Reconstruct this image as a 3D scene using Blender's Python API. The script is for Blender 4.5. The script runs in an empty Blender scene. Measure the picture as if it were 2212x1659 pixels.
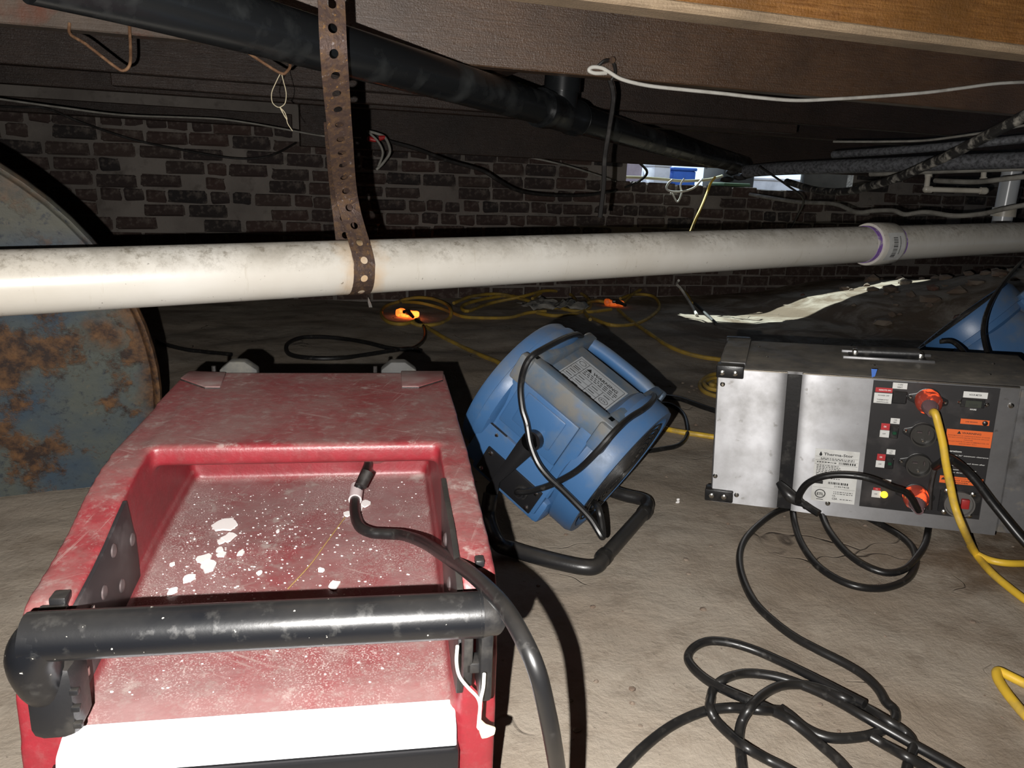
import bpy, bmesh, random
import numpy as np
from math import *
from mathutils import Vector, Matrix, noise
random.seed(7)
# ---------------------------------------------------------------- camera, light, exposure
SC = bpy.context.scene
COL = SC.collection
F, CX, CY = 1670.0, 1106.0, 829.5
PITCH, ROLL, CAMH = radians(15), radians(2.5), 0.75
r0 = Vector((1, 0, 0)); u0 = Vector((0, sin(PITCH), cos(PITCH))); FW = Vector((0, cos(PITCH), -sin(PITCH)))
CR = r0*cos(ROLL)+u0*sin(ROLL); CU = u0*cos(ROLL)-r0*sin(ROLL)
CO = Vector((0, 0, CAMH))
cd = bpy.data.cameras.new('camera'); co = bpy.data.objects.new('camera', cd); COL.objects.link(co)
cd.sensor_width = 36.0; cd.lens = 36.0*F/2212; cd.clip_start = .02
mw = Matrix((CR, CU, -FW)).transposed().to_4x4(); mw.translation = CO; co.matrix_world = mw
SC.camera = co
w = bpy.data.worlds.new('daylight'); SC.world = w; w.use_nodes = True
bg = w.node_tree.nodes['Background']; bg.inputs[0].default_value = (.62, .78, 1, 1); bg.inputs[1].default_value = 1.5
ld = bpy.data.lights.new('flash', 'SPOT'); ld.energy = 142; ld.shadow_soft_size = .0035; ld.color = (1, .97, .93)
ld.spot_size = radians(125); ld.spot_blend = .75
lo = bpy.data.objects.new('flash', ld); COL.objects.link(lo)
fm = mw.copy(); fm.translation = CO - CR*.055 - CU*.034; lo.matrix_world = fm
sd = bpy.data.lights.new('sun', 'SUN'); sd.energy = 10; sd.angle = radians(.5); sd.color = (.86, 1, .97)
so = bpy.data.objects.new('sun', sd); COL.objects.link(so)
SUND = Vector((.27, -.63, -.74)).normalized()
so.rotation_euler = SUND.to_track_quat('-Z', 'Y').to_euler(); so.location = (0, 12, 8)
vs = SC.view_settings; vs.view_transform = 'Standard'; vs.look = 'None'; vs.gamma = 1; vs.use_curve_mapping = False; vs.exposure = 0.0

def ray(px, py): return FW + CR*((px-CX)/F) - CU*((py-CY)/F)
def dep(px, py, d): return CO + ray(px, py)*d
def onz(px, py, z):
    v = ray(px, py); return CO + v*((z-CAMH)/v.z)
def onplane(px, py, p, n):
    v = ray(px, py); return CO + v*((Vector(p)-CO).dot(n)/v.dot(n))
def sst(a, b, x):
    t = max(0, min(1, (x-a)/(b-a))); return t*t*(3-2*t)
def fz(x, y):
    z = .36*exp(-(((x-3.1)/.75)**2+((y-4.0)/1.1)**2))
    z += .12*sst(1.2, 2.5, x)*sst(3.8, 4.9, y)
    k = sst(1.0, 2.6, y)
    z += (.008+.018*k)*noise.noise((x*1.7, y*1.7, 3.1)) + (.003+.007*k)*noise.noise((x*6, y*6, 1.2))
    z += .0022*noise.noise((x*22, y*22, 7.0)) + .0012*noise.noise((x*55, y*55, 2.0))
    return z - .004
def onf(px, py, lift=0.0):
    z = 0
    for _ in range(6):
        p = onz(px, py, z+lift); z = fz(p.x, p.y)
    return Vector((p.x, p.y, z+lift))

# ---------------------------------------------------------------- materials
def ntree(name):
    m = bpy.data.materials.new(name); m.use_nodes = True
    nt = m.node_tree; b = nt.nodes['Principled BSDF']
    return m, nt, b
def c4(c): return (c[0], c[1], c[2], 1)
def mixc(nt, fac, a, b):
    n = nt.nodes.new('ShaderNodeMix'); n.data_type = 'RGBA'
    if hasattr(fac, 'links'): nt.links.new(fac, n.inputs[0])
    else: n.inputs[0].default_value = fac
    for i, v in ((6, a), (7, b)):
        if hasattr(v, 'links'): nt.links.new(v, n.inputs[i])
        else: n.inputs[i].default_value = c4(v)
    return n.outputs[2]
def coords(nt, kind='Object', scale=(1, 1, 1)):
    t = nt.nodes.new('ShaderNodeTexCoord'); mp = nt.nodes.new('ShaderNodeMapping')
    mp.inputs['Scale'].default_value = scale
    nt.links.new(t.outputs[kind], mp.inputs[0]); return mp.outputs[0]
def noi(nt, vec, scale, detail=4, rough=.55, dist=0):
    n = nt.nodes.new('ShaderNodeTexNoise'); n.inputs['Scale'].default_value = scale
    n.inputs['Detail'].default_value = detail; n.inputs['Roughness'].default_value = rough; n.inputs['Distortion'].default_value = dist
    nt.links.new(vec, n.inputs['Vector']); return n.outputs['Fac']
def rng(nt, v, lo, hi, a=0., b=1.):
    n = nt.nodes.new('ShaderNodeMapRange'); nt.links.new(v, n.inputs[0])
    for i, x in enumerate((lo, hi, a, b)): n.inputs[i+1].default_value = x
    return n.outputs[0]
def mth(nt, op, a, b):
    n = nt.nodes.new('ShaderNodeMath'); n.operation = op
    for i, v in enumerate((a, b)):
        if hasattr(v, 'links'): nt.links.new(v, n.inputs[i])
        else: n.inputs[i].default_value = v
    return n.outputs[0]
def bump(nt, b, h, strength, dist=.01):
    n = nt.nodes.new('ShaderNodeBump'); n.inputs['Strength'].default_value = strength; n.inputs['Distance'].default_value = dist
    nt.links.new(h, n.inputs['Height']); nt.links.new(n.outputs[0], b.inputs['Normal'])
def upness(nt):
    g = nt.nodes.new('ShaderNodeNewGeometry'); s = nt.nodes.new('ShaderNodeSeparateXYZ')
    nt.links.new(g.outputs['Normal'], s.inputs[0]); return s.outputs[2]
def mat(name, col, rough=.5, metal=0., layers=(), bmp=None, scale=(1, 1, 1), dust=None, spec=.5, kind='Object'):
    """layers: (colour, noise scale, low, high, detail); dust: (colour, amount) on upward faces"""
    m, nt, b = ntree(name)
    vec = coords(nt, kind, scale); c = None
    rr = None
    for L in layers:
        f = rng(nt, noi(nt, vec, L[1], L[4] if len(L) > 4 else 5, .6), L[2], L[3])
        c = mixc(nt, f, c if c is not None else col, L[0])
        fr = mth(nt, 'MULTIPLY', f, .5)
        rr = fr if rr is None else mth(nt, 'MAXIMUM', rr, fr)
    if dust:
        up = rng(nt, upness(nt), .1, .95)
        f = mth(nt, 'MULTIPLY', up, rng(nt, noi(nt, vec, 9, 6, .65), .3, .65))
        f = mth(nt, 'MULTIPLY', f, dust[1])
        c = mixc(nt, f, c if c is not None else col, dust[0])
    if c is not None: nt.links.new(c, b.inputs['Base Color'])
    else: b.inputs['Base Color'].default_value = c4(col)
    b.inputs['Metallic'].default_value = metal; b.inputs['Specular IOR Level'].default_value = spec
    if rr is not None: nt.links.new(mth(nt, 'ADD', mth(nt, 'MULTIPLY', rr, 1-rough), rough), b.inputs['Roughness'])
    else: b.inputs['Roughness'].default_value = rough
    if bmp: bump(nt, b, noi(nt, vec, bmp[0], 6, .6), bmp[1], bmp[2] if len(bmp) > 2 else .004)
    return m
def emis(name, col, strength, base=(.02, .02, .02)):
    m, nt, b = ntree(name); b.inputs['Base Color'].default_value = c4(base)
    b.inputs['Emission Color'].default_value = c4(col); b.inputs['Emission Strength'].default_value = strength
    return m

M = {}
DUST = (.33, .28, .22)
def red_mat():
    m, nt, b = ntree('red_plastic'); v = coords(nt); up = rng(nt, upness(nt), .25, .95)
    n1 = noi(nt, v, 7, 10, .72); n2 = noi(nt, v, 42, 6, .65)
    c = mixc(nt, rng(nt, n2, .42, .66), (.205, .016, .023), (.165, .018, .022))
    f = mth(nt, 'MULTIPLY', up, mth(nt, 'ADD', mth(nt, 'MULTIPLY', rng(nt, n1, .42, .60), .62), .10))
    s = nt.nodes.new('ShaderNodeSeparateXYZ'); nt.links.new(v, s.inputs[0])
    tray = mth(nt, 'MULTIPLY', rng(nt, s.outputs[2], .29, .27), up)
    c = mixc(nt, f, c, (.21, .125, .115))
    c = mixc(nt, mth(nt, 'MULTIPLY', tray, mth(nt, 'ADD', mth(nt, 'MULTIPLY', rng(nt, noi(nt, v, 5, 8, .7), .40, .62), .6), .22)), c, (.25, .155, .15))
    c = mixc(nt, mth(nt, 'MULTIPLY', tray, mth(nt, 'MULTIPLY', rng(nt, noi(nt, v, 480, 3, .6), .52, .64), rng(nt, noi(nt, v, 6, 5, .6), .42, .60))), c, (.46, .38, .36))
    f = mth(nt, 'MULTIPLY', mth(nt, 'ADD', mth(nt, 'MULTIPLY', up, .5), .10), rng(nt, noi(nt, v, 60, 9, .75), .52, .66))
    c = mixc(nt, f, c, (.26, .20, .185))
    f = mth(nt, 'MULTIPLY', mth(nt, 'MULTIPLY', up, .75), rng(nt, noi(nt, v, 16, 10, .74), .57, .66))
    c = mixc(nt, f, c, (.34, .285, .26))
    for ang, sc, k in ((.5, (5, 130, 5), .55), (1.9, (6, 170, 6), .5), (-.4, (4, 150, 4), .45)):
        t = nt.nodes.new('ShaderNodeTexCoord'); mp = nt.nodes.new('ShaderNodeMapping'); mp.inputs['Scale'].default_value = sc
        mp.inputs['Rotation'].default_value = (0, 0, ang); mp.vector_type = 'TEXTURE' if False else 'POINT'
        r_ = nt.nodes.new('ShaderNodeVectorRotate'); r_.inputs['Angle'].default_value = ang; r_.rotation_type = 'Z_AXIS'
        nt.links.new(t.outputs['Object'], r_.inputs['Vector']); mp.inputs['Rotation'].default_value = (0, 0, 0); nt.links.new(r_.outputs[0], mp.inputs[0])
        s_ = mth(nt, 'MULTIPLY', rng(nt, noi(nt, mp.outputs[0], 1.3, 3, .5), .655, .70), mth(nt, 'MULTIPLY', up, rng(nt, noi(nt, v, 9, 3), .45, .6)))
        c = mixc(nt, mth(nt, 'MULTIPLY', s_, k), c, (.33, .24, .22))
    nt.links.new(c, b.inputs['Base Color']); nt.links.new(rng(nt, f, 0, .6, .42, .85), b.inputs['Roughness'])
    bump(nt, b, noi(nt, v, 170, 4), .25, .002); return m
M['red'] = red_mat()
M['red_clean'] = mat('red_plastic_dusty_seam', (.17, .05, .05), .5, 0, [((.22, .16, .15), 14, .46, .7)], (160, .2, .002))
M['black'] = mat('black_plastic', (.012, .012, .013), .33, 0, [((.05, .046, .04), 22, .54, .8)], (120, .15, .002), dust=((.07, .062, .052), .45))
M['handle'] = mat('black_painted_tube', (.006, .0065, .008), .30, 0, [((.03, .029, .027), 60, .56, .78, 9), ((.5, .48, .42), 120, .72, .75, 2)], (60, .12, .002), dust=((.035, .033, .03), .5))
M['plate'] = mat('black_steel_plate', (.03, .026, .028), .45, .3, [((.16, .14, .14), 14, .5, .8)])
M['chrome'] = mat('bright_screw', (.75, .74, .70), .22, 1)
M['rivet'] = mat('grey_rivet', (.16, .13, .13), .4, .6)
M['foot'] = mat('grey_rubber', (.05, .05, .048), .7, 0, [((.11, .105, .09), 30, .45, .7)])
M['black_clean'] = mat('clean_black_plastic', (.010, .010, .011), .3)
M['white_tape'] = mat('white_plastic', (.86, .86, .90), .45, 0, [((.75, .72, .72), 12, .5, .8)])
M['cord'] = mat('black_rubber_cord', (.007, .007, .0075), .36, 0, [((.032, .030, .027), 60, .57, .76)], dust=((.05, .045, .038), .3))
M['thin_black'] = mat('thin_black_cable', (.015, .013, .012), .5, 0, [((.06, .055, .05), 30, .5, .8)])
M['gray_cord'] = mat('dusty_grey_cable', (.30, .285, .25), .6, 0, [((.16, .15, .13), 20, .4, .7)])
M['white_cord'] = mat('white_cable', (.72, .70, .64), .45, 0, [((.4, .37, .32), 14, .5, .75)])
M['yellow'] = mat('yellow_cord', (.66, .42, .035), .45, 0, [((.36, .25, .07), 22, .48, .72)])
M['yellow_dirty'] = mat('dirty_yellow_cord', (.42, .27, .04), .6, 0, [((.2, .15, .06), 12, .45, .7)])
M['rust'] = mat('rusty_steel', (.085, .055, .045), .5, .45, [((.13, .075, .04), 70, .45, .66, 8), ((.30, .16, .05), 130, .62, .72, 4), ((.26, .22, .21), 110, .64, .74, 4)], (160, .5, .002))
M['rust_wire'] = mat('rusty_wire', (.16, .08, .04), .7, .2, [((.3, .17, .09), 60, .45, .65)])
M['string'] = mat('pale_string', (.6, .52, .36), .8)
M['abs'] = mat('black_abs_pipe', (.010, .011, .012), .26, 0, [((.035, .038, .038), 9, .5, .75)])
M['yprint'] = mat('faded_yellow_print', (.30, .30, .03), .6, 0, [((.012, .012, .012), 45, .42, .55)])
M['blue'] = mat('blue_plastic', (.042, .112, .245), .38, 0, [((.085, .125, .18), 9, .52, .74, 8)], (220, .12, .001), dust=((.13, .13, .125), .75))
M['bluegray'] = mat('dust_coated_blue_plastic', (.075, .11, .155), .6, 0, [((.135, .133, .125), 13, .42, .6, 9), ((.05, .12, .25), 5, .57, .66)], (90, .25, .002))
M['label_gray'] = mat('silver_label', (.36, .38, .40), .45, .2, [((.25, .24, .22), 12, .5, .8)])
M['ink'] = mat('black_ink', (.012, .012, .012), .6)
M['white_ink'] = mat('white_ink', (.75, .75, .73), .6)
M['label_white'] = mat('white_label', (.62, .62, .60), .5, 0, [((.42, .41, .38), 14, .5, .8)])
M['label_red'] = mat('red_label', (.42, .025, .03), .5)
M['label_orange'] = mat('orange_label', (.72, .13, .025), .5)
M['panel_black'] = mat('black_control_panel', (.012, .011, .012), .5, 0, [((.06, .052, .05), 9, .55, .8)])
ALU_ROT = .25
def brushed():
    m, nt, b = ntree('brushed_aluminium')
    v = coords(nt, 'Object', (2.5, 1, 1500)); f = noi(nt, v, 3, 2)
    v2 = coords(nt); g = noi(nt, v2, 10, 6, .62)
    c = mixc(nt, rng(nt, g, .4, .68), (.34, .34, .352), (.24, .237, .237))
    c = mixc(nt, rng(nt, noi(nt, v2, 42, 3), .66, .74), c, (.2, .195, .19))
    nt.links.new(c, b.inputs['Base Color']); b.inputs['Metallic'].default_value = .80
    nt.links.new(rng(nt, g, .3, .7, .42, .56), b.inputs['Roughness'])
    b.inputs['Anisotropic'].default_value = .85
    vt = nt.nodes.new('ShaderNodeVectorTransform'); vt.vector_type = 'VECTOR'; vt.convert_from = 'OBJECT'; vt.convert_to = 'WORLD'
    vt.inputs[0].default_value = (1, 0, 0); nt.links.new(vt.outputs[0], b.inputs['Tangent']); b.inputs['Anisotropic Rotation'].default_value = ALU_ROT
    return m
M['alu'] = brushed()
M['galv'] = mat('dusty_galvanised_steel', (.16, .16, .165), .5, .55, [((.07, .065, .06), 12, .42, .62), ((.2, .18, .15), 30, .55, .7)], dust=((.30, .27, .225), .95))
M['galv_pipe'] = mat('grey_steel_conduit', (.20, .205, .22), .55, .3, [((.07, .07, .075), 75, .40, .62, 8)], (90, .3, .002))
M['pvc_far'] = mat('off_white_pvc', (.60, .56, .48), .3, 0, [((.38, .34, .27), 12, .45, .7)])
M['pvc_gray'] = mat('light_grey_pvc', (.50, .52, .54), .25)
M['wirenut'] = mat('red_wire_nut', (.4, .02, .02), .4)
M['purple'] = mat('purple_primer', (.22, .10, .42), .45, 0, [((.6, .56, .56), 40, .55, .66)])
M['blue_tape'] = mat('blue_tape', (.04, .14, .5), .6)
M['tag'] = mat('cream_wax_tag', (.80, .68, .46), .5)
M['chip'] = mat('white_plaster_chip', (.85, .82, .80), .8)
M['clear'] = mat('milky_clamp', (.55, .47, .47), .35)
M['bricks'] = None
def brick_mat():
    m, nt, b = ntree('old_brick')
    oi = nt.nodes.new('ShaderNodeObjectInfo'); v = coords(nt)
    cr = nt.nodes.new('ShaderNodeValToRGB'); e = cr.color_ramp.elements
    e[0].color = (.030, .022, .021, 1); e[1].color = (.060, .039, .032, 1)
    x = cr.color_ramp.elements.new(.35); x.color = (.062, .036, .029, 1)
    x = cr.color_ramp.elements.new(.7); x.color = (.020, .017, .017, 1)
    nt.links.new(oi.outputs['Random'], cr.inputs[0])
    c = mixc(nt, rng(nt, noi(nt, v, 24, 6, .65), .5, .8), cr.outputs[0], (.20, .165, .14))
    nt.links.new(c, b.inputs['Base Color']); b.inputs['Roughness'].default_value = .9
    bump(nt, b, noi(nt, v, 60, 5), .7, .004); return m
M['brick'] = brick_mat()
M['mortar'] = mat('lime_mortar', (.225, .198, .175), .95, 0, [((.14, .122, .108), 2.2, .42, .66), ((.09, .075, .065), 11, .56, .76)], (35, .7, .01))
def wood(name, a, b_, rough, stretch=(4, 70, 70), bs=.5, glossy=.5, extra=None):
    m, nt, b = ntree(name); v = coords(nt, 'Object', stretch); v2 = coords(nt)
    g = noi(nt, v, 4, 8, .65, .4); lf = noi(nt, v2, 3.5, 5, .6)
    c = mixc(nt, rng(nt, g, .35, .65), a, b_)
    c = mixc(nt, rng(nt, lf, .42, .68), c, [x*.45 for x in a])
    if extra: c = mixc(nt, rng(nt, noi(nt, v2, 8, 6), .55, .75), c, extra)
    nt.links.new(c, b.inputs['Base Color']); b.inputs['Specular IOR Level'].default_value = glossy
    nt.links.new(rng(nt, noi(nt, v2, 40, 4), .3, .7, rough-.08, rough+.14), b.inputs['Roughness'])
    h = mth(nt, 'ADD', mth(nt, 'MULTIPLY', g, 1.0), mth(nt, 'MULTIPLY', noi(nt, v2, 230, 3), 1.0))
    bump(nt, b, h, bs, .003); return m
M['wood_orange'] = wood('orange_pine', (.26, .118, .032), (.13, .052, .013), .42, bs=.6, glossy=.5)
M['wood_pale'] = wood('weathered_pale_edge', (.34, .25, .16), (.2, .14, .085), .6)
M['wood_dark'] = wood('dark_glossy_joist', (.125, .064, .030), (.075, .038, .018), .33, bs=.7, glossy=1.0)
wd = M['wood_dark'].node_tree.nodes['Principled BSDF']; wd.inputs['Coat Weight'].default_value = .8; wd.inputs['Coat Roughness'].default_value = .42; wd.inputs['Coat IOR'].default_value = 1.6
M['wood_far'] = wood('dark_old_joist', (.042, .024, .016), (.024, .014, .010), .44, bs=.8, glossy=.55)
M['wood_left'] = wood('grey_brown_old_joist', (.20, .15, .115), (.12, .085, .065), .6, bs=.6, extra=(.16, .045, .02))
M['soffit'] = wood('subfloor_boards', (.10, .065, .042), (.06, .038, .025), .7)
def dirt():
    m, nt, b = ntree('dry_packed_dirt'); v = coords(nt)
    c = mixc(nt, rng(nt, noi(nt, v, 2.3, 6, .6), .38, .66), (.360, .312, .255), (.285, .232, .178))
    c = mixc(nt, rng(nt, noi(nt, v, 11, 8, .7), .5, .78), c, (.19, .15, .112))
    s = nt.nodes.new('ShaderNodeSeparateXYZ'); nt.links.new(v, s.inputs[0])
    wetx = rng(nt, s.outputs[0], .42, 1.0)
    wet = mth(nt, 'MULTIPLY', wetx, rng(nt, noi(nt, v, 3.1, 7, .66, .8), .42, .58))
    c = mixc(nt, mth(nt, 'MULTIPLY', wet, .9), c, (.13, .088, .055))
    spots = rng(nt, noi(nt, v, 120, 2), .70, .76)
    c = mixc(nt, mth(nt, 'MULTIPLY', spots, .6), c, (.10, .08, .065))
    # drying cracks
    mv = nt.nodes.new('ShaderNodeVectorMath'); mv.operation = 'MULTIPLY_ADD'
    nz = nt.nodes.new('ShaderNodeTexNoise'); nz.inputs['Scale'].default_value = 5; nt.links.new(v, nz.inputs['Vector'])
    nt.links.new(nz.outputs['Color'], mv.inputs[0]); mv.inputs[1].default_value = (.35, .35, .1); nt.links.new(v, mv.inputs[2])
    vo = nt.nodes.new('ShaderNodeTexVoronoi'); vo.feature = 'DISTANCE_TO_EDGE'; vo.inputs['Scale'].default_value = 3.2
    nt.links.new(mv.outputs[0], vo.inputs['Vector'])
    cm = mth(nt, 'MULTIPLY', rng(nt, vo.outputs[0], 0, .010, 1, 0), rng(nt, noi(nt, v, 2.0, 3), .54, .62))
    c = mixc(nt, mth(nt, 'MULTIPLY', cm, .7), c, (.07, .055, .045))
    nt.links.new(c, b.inputs['Base Color']); b.inputs['Roughness'].default_value = .92; b.inputs['Specular IOR Level'].default_value = .25
    h = mth(nt, 'ADD', mth(nt, 'MULTIPLY', noi(nt, v, 7, 12, .66, .3), 1.0), mth(nt, 'MULTIPLY', cm, -.5))
    h = mth(nt, 'ADD', h, mth(nt, 'MULTIPLY', noi(nt, v, 120, 4, .6), .12))
    bump(nt, b, h, .75, .012); return m
M['dirt'] = dirt()
M['conc'] = mat('dark_masonry', (.13, .11, .095), .95, 0, [((.07, .06, .052), 3, .4, .65)], (20, .5, .01))
M['rubble'] = mat('rubble', (.16, .115, .085), .95, 0, [((.24, .20, .16), 6, .45, .65), ((.13, .06, .045), 4, .56, .66)], (40, .6, .005))
def drum_mat():
    m, nt, b = ntree('rusty_blue_paint'); v = coords(nt)
    c = mixc(nt, rng(nt, noi(nt, v, 3.2, 5, .6), .40, .60), (.026, .048, .078), (.072, .080, .070))
    s = nt.nodes.new('ShaderNodeSeparateXYZ'); nt.links.new(v, s.inputs[0])
    top = mth(nt, 'ADD', s.outputs[2], mth(nt, 'MULTIPLY', noi(nt, v, 5, 4), .12))
    c = mixc(nt, rng(nt, top, .35, .44), c, (.075, .074, .060))
    c = mixc(nt, rng(nt, noi(nt, v, 60, 7, .7), .55, .70), c, (.022, .026, .036))
    c = mixc(nt, rng(nt, noi(nt, v, 26, 8, .72), .60, .70), c, (.11, .095, .07))
    r = mixc(nt, rng(nt, noi(nt, v, 30, 6, .7), .4, .62), (.026, .016, .013), (.125, .062, .026))
    patch = rng(nt, noi(nt, v, 5.5, 9, .70), .505, .565)
    low = rng(nt, s.outputs[2], .37, .19)
    patch = mth(nt, 'MULTIPLY', patch, mth(nt, 'ADD', mth(nt, 'MULTIPLY', low, .55), .45))
    # rust holes in the end plate
    for (hx, hz, rad) in DRUM_SPOTS:
        cx = nt.nodes.new('ShaderNodeVectorMath'); cx.operation = 'DISTANCE'; nt.links.new(v, cx.inputs[0]); cx.inputs[1].default_value = (hx, 0, hz)
        dd = mth(nt, 'ADD', cx.outputs['Value'], mth(nt, 'MULTIPLY', noi(nt, v, 22, 5), .07))
        patch = mth(nt, 'MAXIMUM', patch, rng(nt, dd, rad+.055, rad+.02))
    # rusted rim
    rr = nt.nodes.new('ShaderNodeVectorMath'); rr.operation = 'LENGTH'; nt.links.new(v, rr.inputs[0])
    rim = mth(nt, 'ADD', rr.outputs['Value'], mth(nt, 'MULTIPLY', noi(nt, v, 7, 6), .16))
    patch = mth(nt, 'MAXIMUM', patch, mth(nt, 'MULTIPLY', rng(nt, rim, .63, .67), low))
    c = mixc(nt, patch, c, r)
    nt.links.new(c, b.inputs['Base Color']); b.inputs['Roughness'].default_value = .6; b.inputs['Specular IOR Level'].default_value = .3
    h = mth(nt, 'ADD', mth(nt, 'MULTIPLY', noi(nt, v, 40, 6), .5), mth(nt, 'MULTIPLY', patch, .6))
    bump(nt, b, h, .5, .006); return m
DRUM_SPOTS = [(.20, .055, .03), (-.06, .02, .035)]
def pvc_mat():
    m, nt, b = ntree('stained_white_pvc'); v = coords(nt)
    c = mixc(nt, rng(nt, noi(nt, v, 3, 5, .6), .35, .7), (.68, .655, .60), (.58, .54, .47))
    up = upness(nt)
    g = mth(nt, 'MULTIPLY', rng(nt, up, .02, .80), mth(nt, 'MAXIMUM', mth(nt, 'MULTIPLY', rng(nt, noi(nt, v, 9, 9, .72), .42, .62), .7), rng(nt, noi(nt, v, 48, 9, .78), .47, .64)))
    c = mixc(nt, mth(nt, 'MULTIPLY', g, .85), c, (.20, .172, .13))
    st = noi(nt, coords(nt, 'Object', (30, 4, 4)), 1.6, 7, .7)
    c = mixc(nt, mth(nt, 'MULTIPLY', rng(nt, st, .60, .74), .55), c, (.36, .30, .20))
    sp = rng(nt, noi(nt, v, 110, 3), .70, .74)
    c = mixc(nt, mth(nt, 'MULTIPLY', sp, .7), c, (.10, .08, .06))
    s = nt.nodes.new('ShaderNodeSeparateXYZ'); nt.links.new(v, s.inputs[0])
    d = mth(nt, 'ADD', mth(nt, 'ABSOLUTE', mth(nt, 'ADD', s.outputs[0], -PIPE_STRAP), 0), mth(nt, 'MULTIPLY', noi(nt, v, 20, 6), .10))
    c = mixc(nt, mth(nt, 'MULTIPLY', rng(nt, d, .105, .045), .6), c, (.55, .30, .08))
    nt.links.new(c, b.inputs['Base Color'])
    nt.links.new(rng(nt, g, 0, 1, .33, .8), b.inputs['Roughness'])
    bump(nt, b, noi(nt, v, 70, 5), .08, .002); return m

# ---------------------------------------------------------------- mesh helpers
class MB:
    def __init__(s): s.bm = bmesh.new()
    def box(s, c, size, rot=None, bev=0., seg=2):
        hx, hy, hz = size[0]/2, size[1]/2, size[2]/2
        vs_ = []
        for x in (-hx, hx):
            for y in (-hy, hy):
                for z in (-hz, hz):
                    p = Vector((x, y, z))
                    if rot is not None: p = rot @ p
                    vs_.append(s.bm.verts.new(p+Vector(c)))
        fs = [s.bm.faces.new([vs_[i] for i in q]) for q in ((0, 1, 3, 2), (4, 6, 7, 5), (0, 4, 5, 1), (2, 3, 7, 6), (0, 2, 6, 4), (1, 5, 7, 3))]
        if bev:
            es = set(e for f in fs for e in f.edges)
            bmesh.ops.bevel(s.bm, geom=list(es), offset=bev, segments=seg, affect='EDGES', profile=.5)
        return s
    def prism(s, poly, O, ex, ey, ez, h, bev=0.):
        """poly in (ex,ey), extruded by h along ez"""
        O, ex, ey, ez = map(Vector, (O, ex, ey, ez))
        a = [s.bm.verts.new(O+ex*p[0]+ey*p[1]) for p in poly]; b = [s.bm.verts.new(O+ex*p[0]+ey*p[1]+ez*h) for p in poly]
        n = len(poly); fs = [s.bm.faces.new(a[::-1]), s.bm.faces.new(b)]
        for i in range(n): fs.append(s.bm.faces.new((a[i], a[(i+1) % n], b[(i+1) % n], b[i])))
        bmesh.ops.recalc_face_normals(s.bm, faces=fs)
        if bev:
            es = set(e for f in fs for e in f.edges)
            bmesh.ops.bevel(s.bm, geom=list(es), offset=bev, segments=2, affect='EDGES', profile=.5)
        return s
    def loft(s, rings, caps=True, closed=False):
        R = [[s.bm.verts.new(p) for p in r] for r in rings]; n = len(R[0]); fs = []
        m = len(R)
        for i in range(m if closed else m-1):
            A, B = R[i], R[(i+1) % m]
            for k in range(n): fs.append(s.bm.faces.new((A[k], A[(k+1) % n], B[(k+1) % n], B[k])))
        if caps and not closed: fs += [s.bm.faces.new(R[0][::-1]), s.bm.faces.new(R[-1])]
        bmesh.ops.recalc_face_normals(s.bm, faces=fs)
        return s
    def cyl(s, p0, p1, ra, rb=None, n=20):
        return s.rev(p0, p1, [(0, ra), (1, ra if rb is None else rb)], n)
    def rev(s, p0, p1, prof, n=32, caps=True):
        """prof: (fraction along p0-p1, radius)"""
        p0, p1 = Vector(p0), Vector(p1); d = (p1-p0); z = d.normalized()
        x = z.orthogonal().normalized(); y = z.cross(x)
        return s.loft([[p0+d*f+(x*cos(2*pi*k/n)+y*sin(2*pi*k/n))*r for k in range(n)] for f, r in prof], caps)
    def tube(s, pts, r, n=8, closed=False, sub=6, smooth=True, flat=1.0):
        P = [Vector(p) for p in pts]
        if smooth and len(P) > 2: P = catmull(P, sub, closed)
        m = len(P); T = []
        for i in range(m):
            a = P[i-1] if (i > 0 or closed) else P[i]; b = P[(i+1) % m] if (i < m-1 or closed) else P[i]
            t = (b-a); T.append(t.normalized() if t.length > 1e-9 else Vector((0, 0, 1)))
        x = T[0].orthogonal().normalized(); rings = []
        for i in range(m):
            x = (x - T[i]*x.dot(T[i]))
            x = x.normalized() if x.length > 1e-6 else T[i].orthogonal().normalized()
            y = T[i].cross(x); rr = r(i/(m-1)) if callable(r) else r
            rings.append([P[i]+(x*cos(2*pi*k/n)*flat+y*sin(2*pi*k/n))*rr for k in range(n)])
        return s.loft(rings, not closed, closed)
    def ball(s, c, r, sc=(1, 1, 1), seg=12):
        mtx = Matrix.Translation(Vector(c)) @ Matrix.Diagonal((*[r*k for k in sc], 1))
        bmesh.ops.create_uvsphere(s.bm, u_segments=seg, v_segments=max(6, seg//2), radius=1, matrix=mtx); return s
    def lump(s, c, size, seed, sub=1):
        rn = random.Random(seed)
        r = bmesh.ops.create_icosphere(s.bm, subdivisions=sub, radius=1)
        for v in r['verts']:
            k = rn.uniform(.72, 1.15); v.co = Vector((v.co.x*size[0]*k, v.co.y*size[1]*k, v.co.z*size[2]*k))+Vector(c)
        return s
    def quad(s, *p):
        s.bm.faces.new([s.bm.verts.new(Vector(q)) for q in p]); return s
    def build(s, name, m, parent=None, ang=35, origin=None):
        me = bpy.data.meshes.new(name)
        if origin is not None: bmesh.ops.translate(s.bm, verts=s.bm.verts, vec=-Vector(origin))
        s.bm.to_mesh(me); s.bm.free()
        me.materials.append(m); me.shade_smooth(); me.set_sharp_from_angle(angle=radians(ang))
        o = bpy.data.objects.new(name, me); COL.objects.link(o)
        if origin is not None: o.location = origin
        if parent is not None: o.parent = parent
        return o
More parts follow.
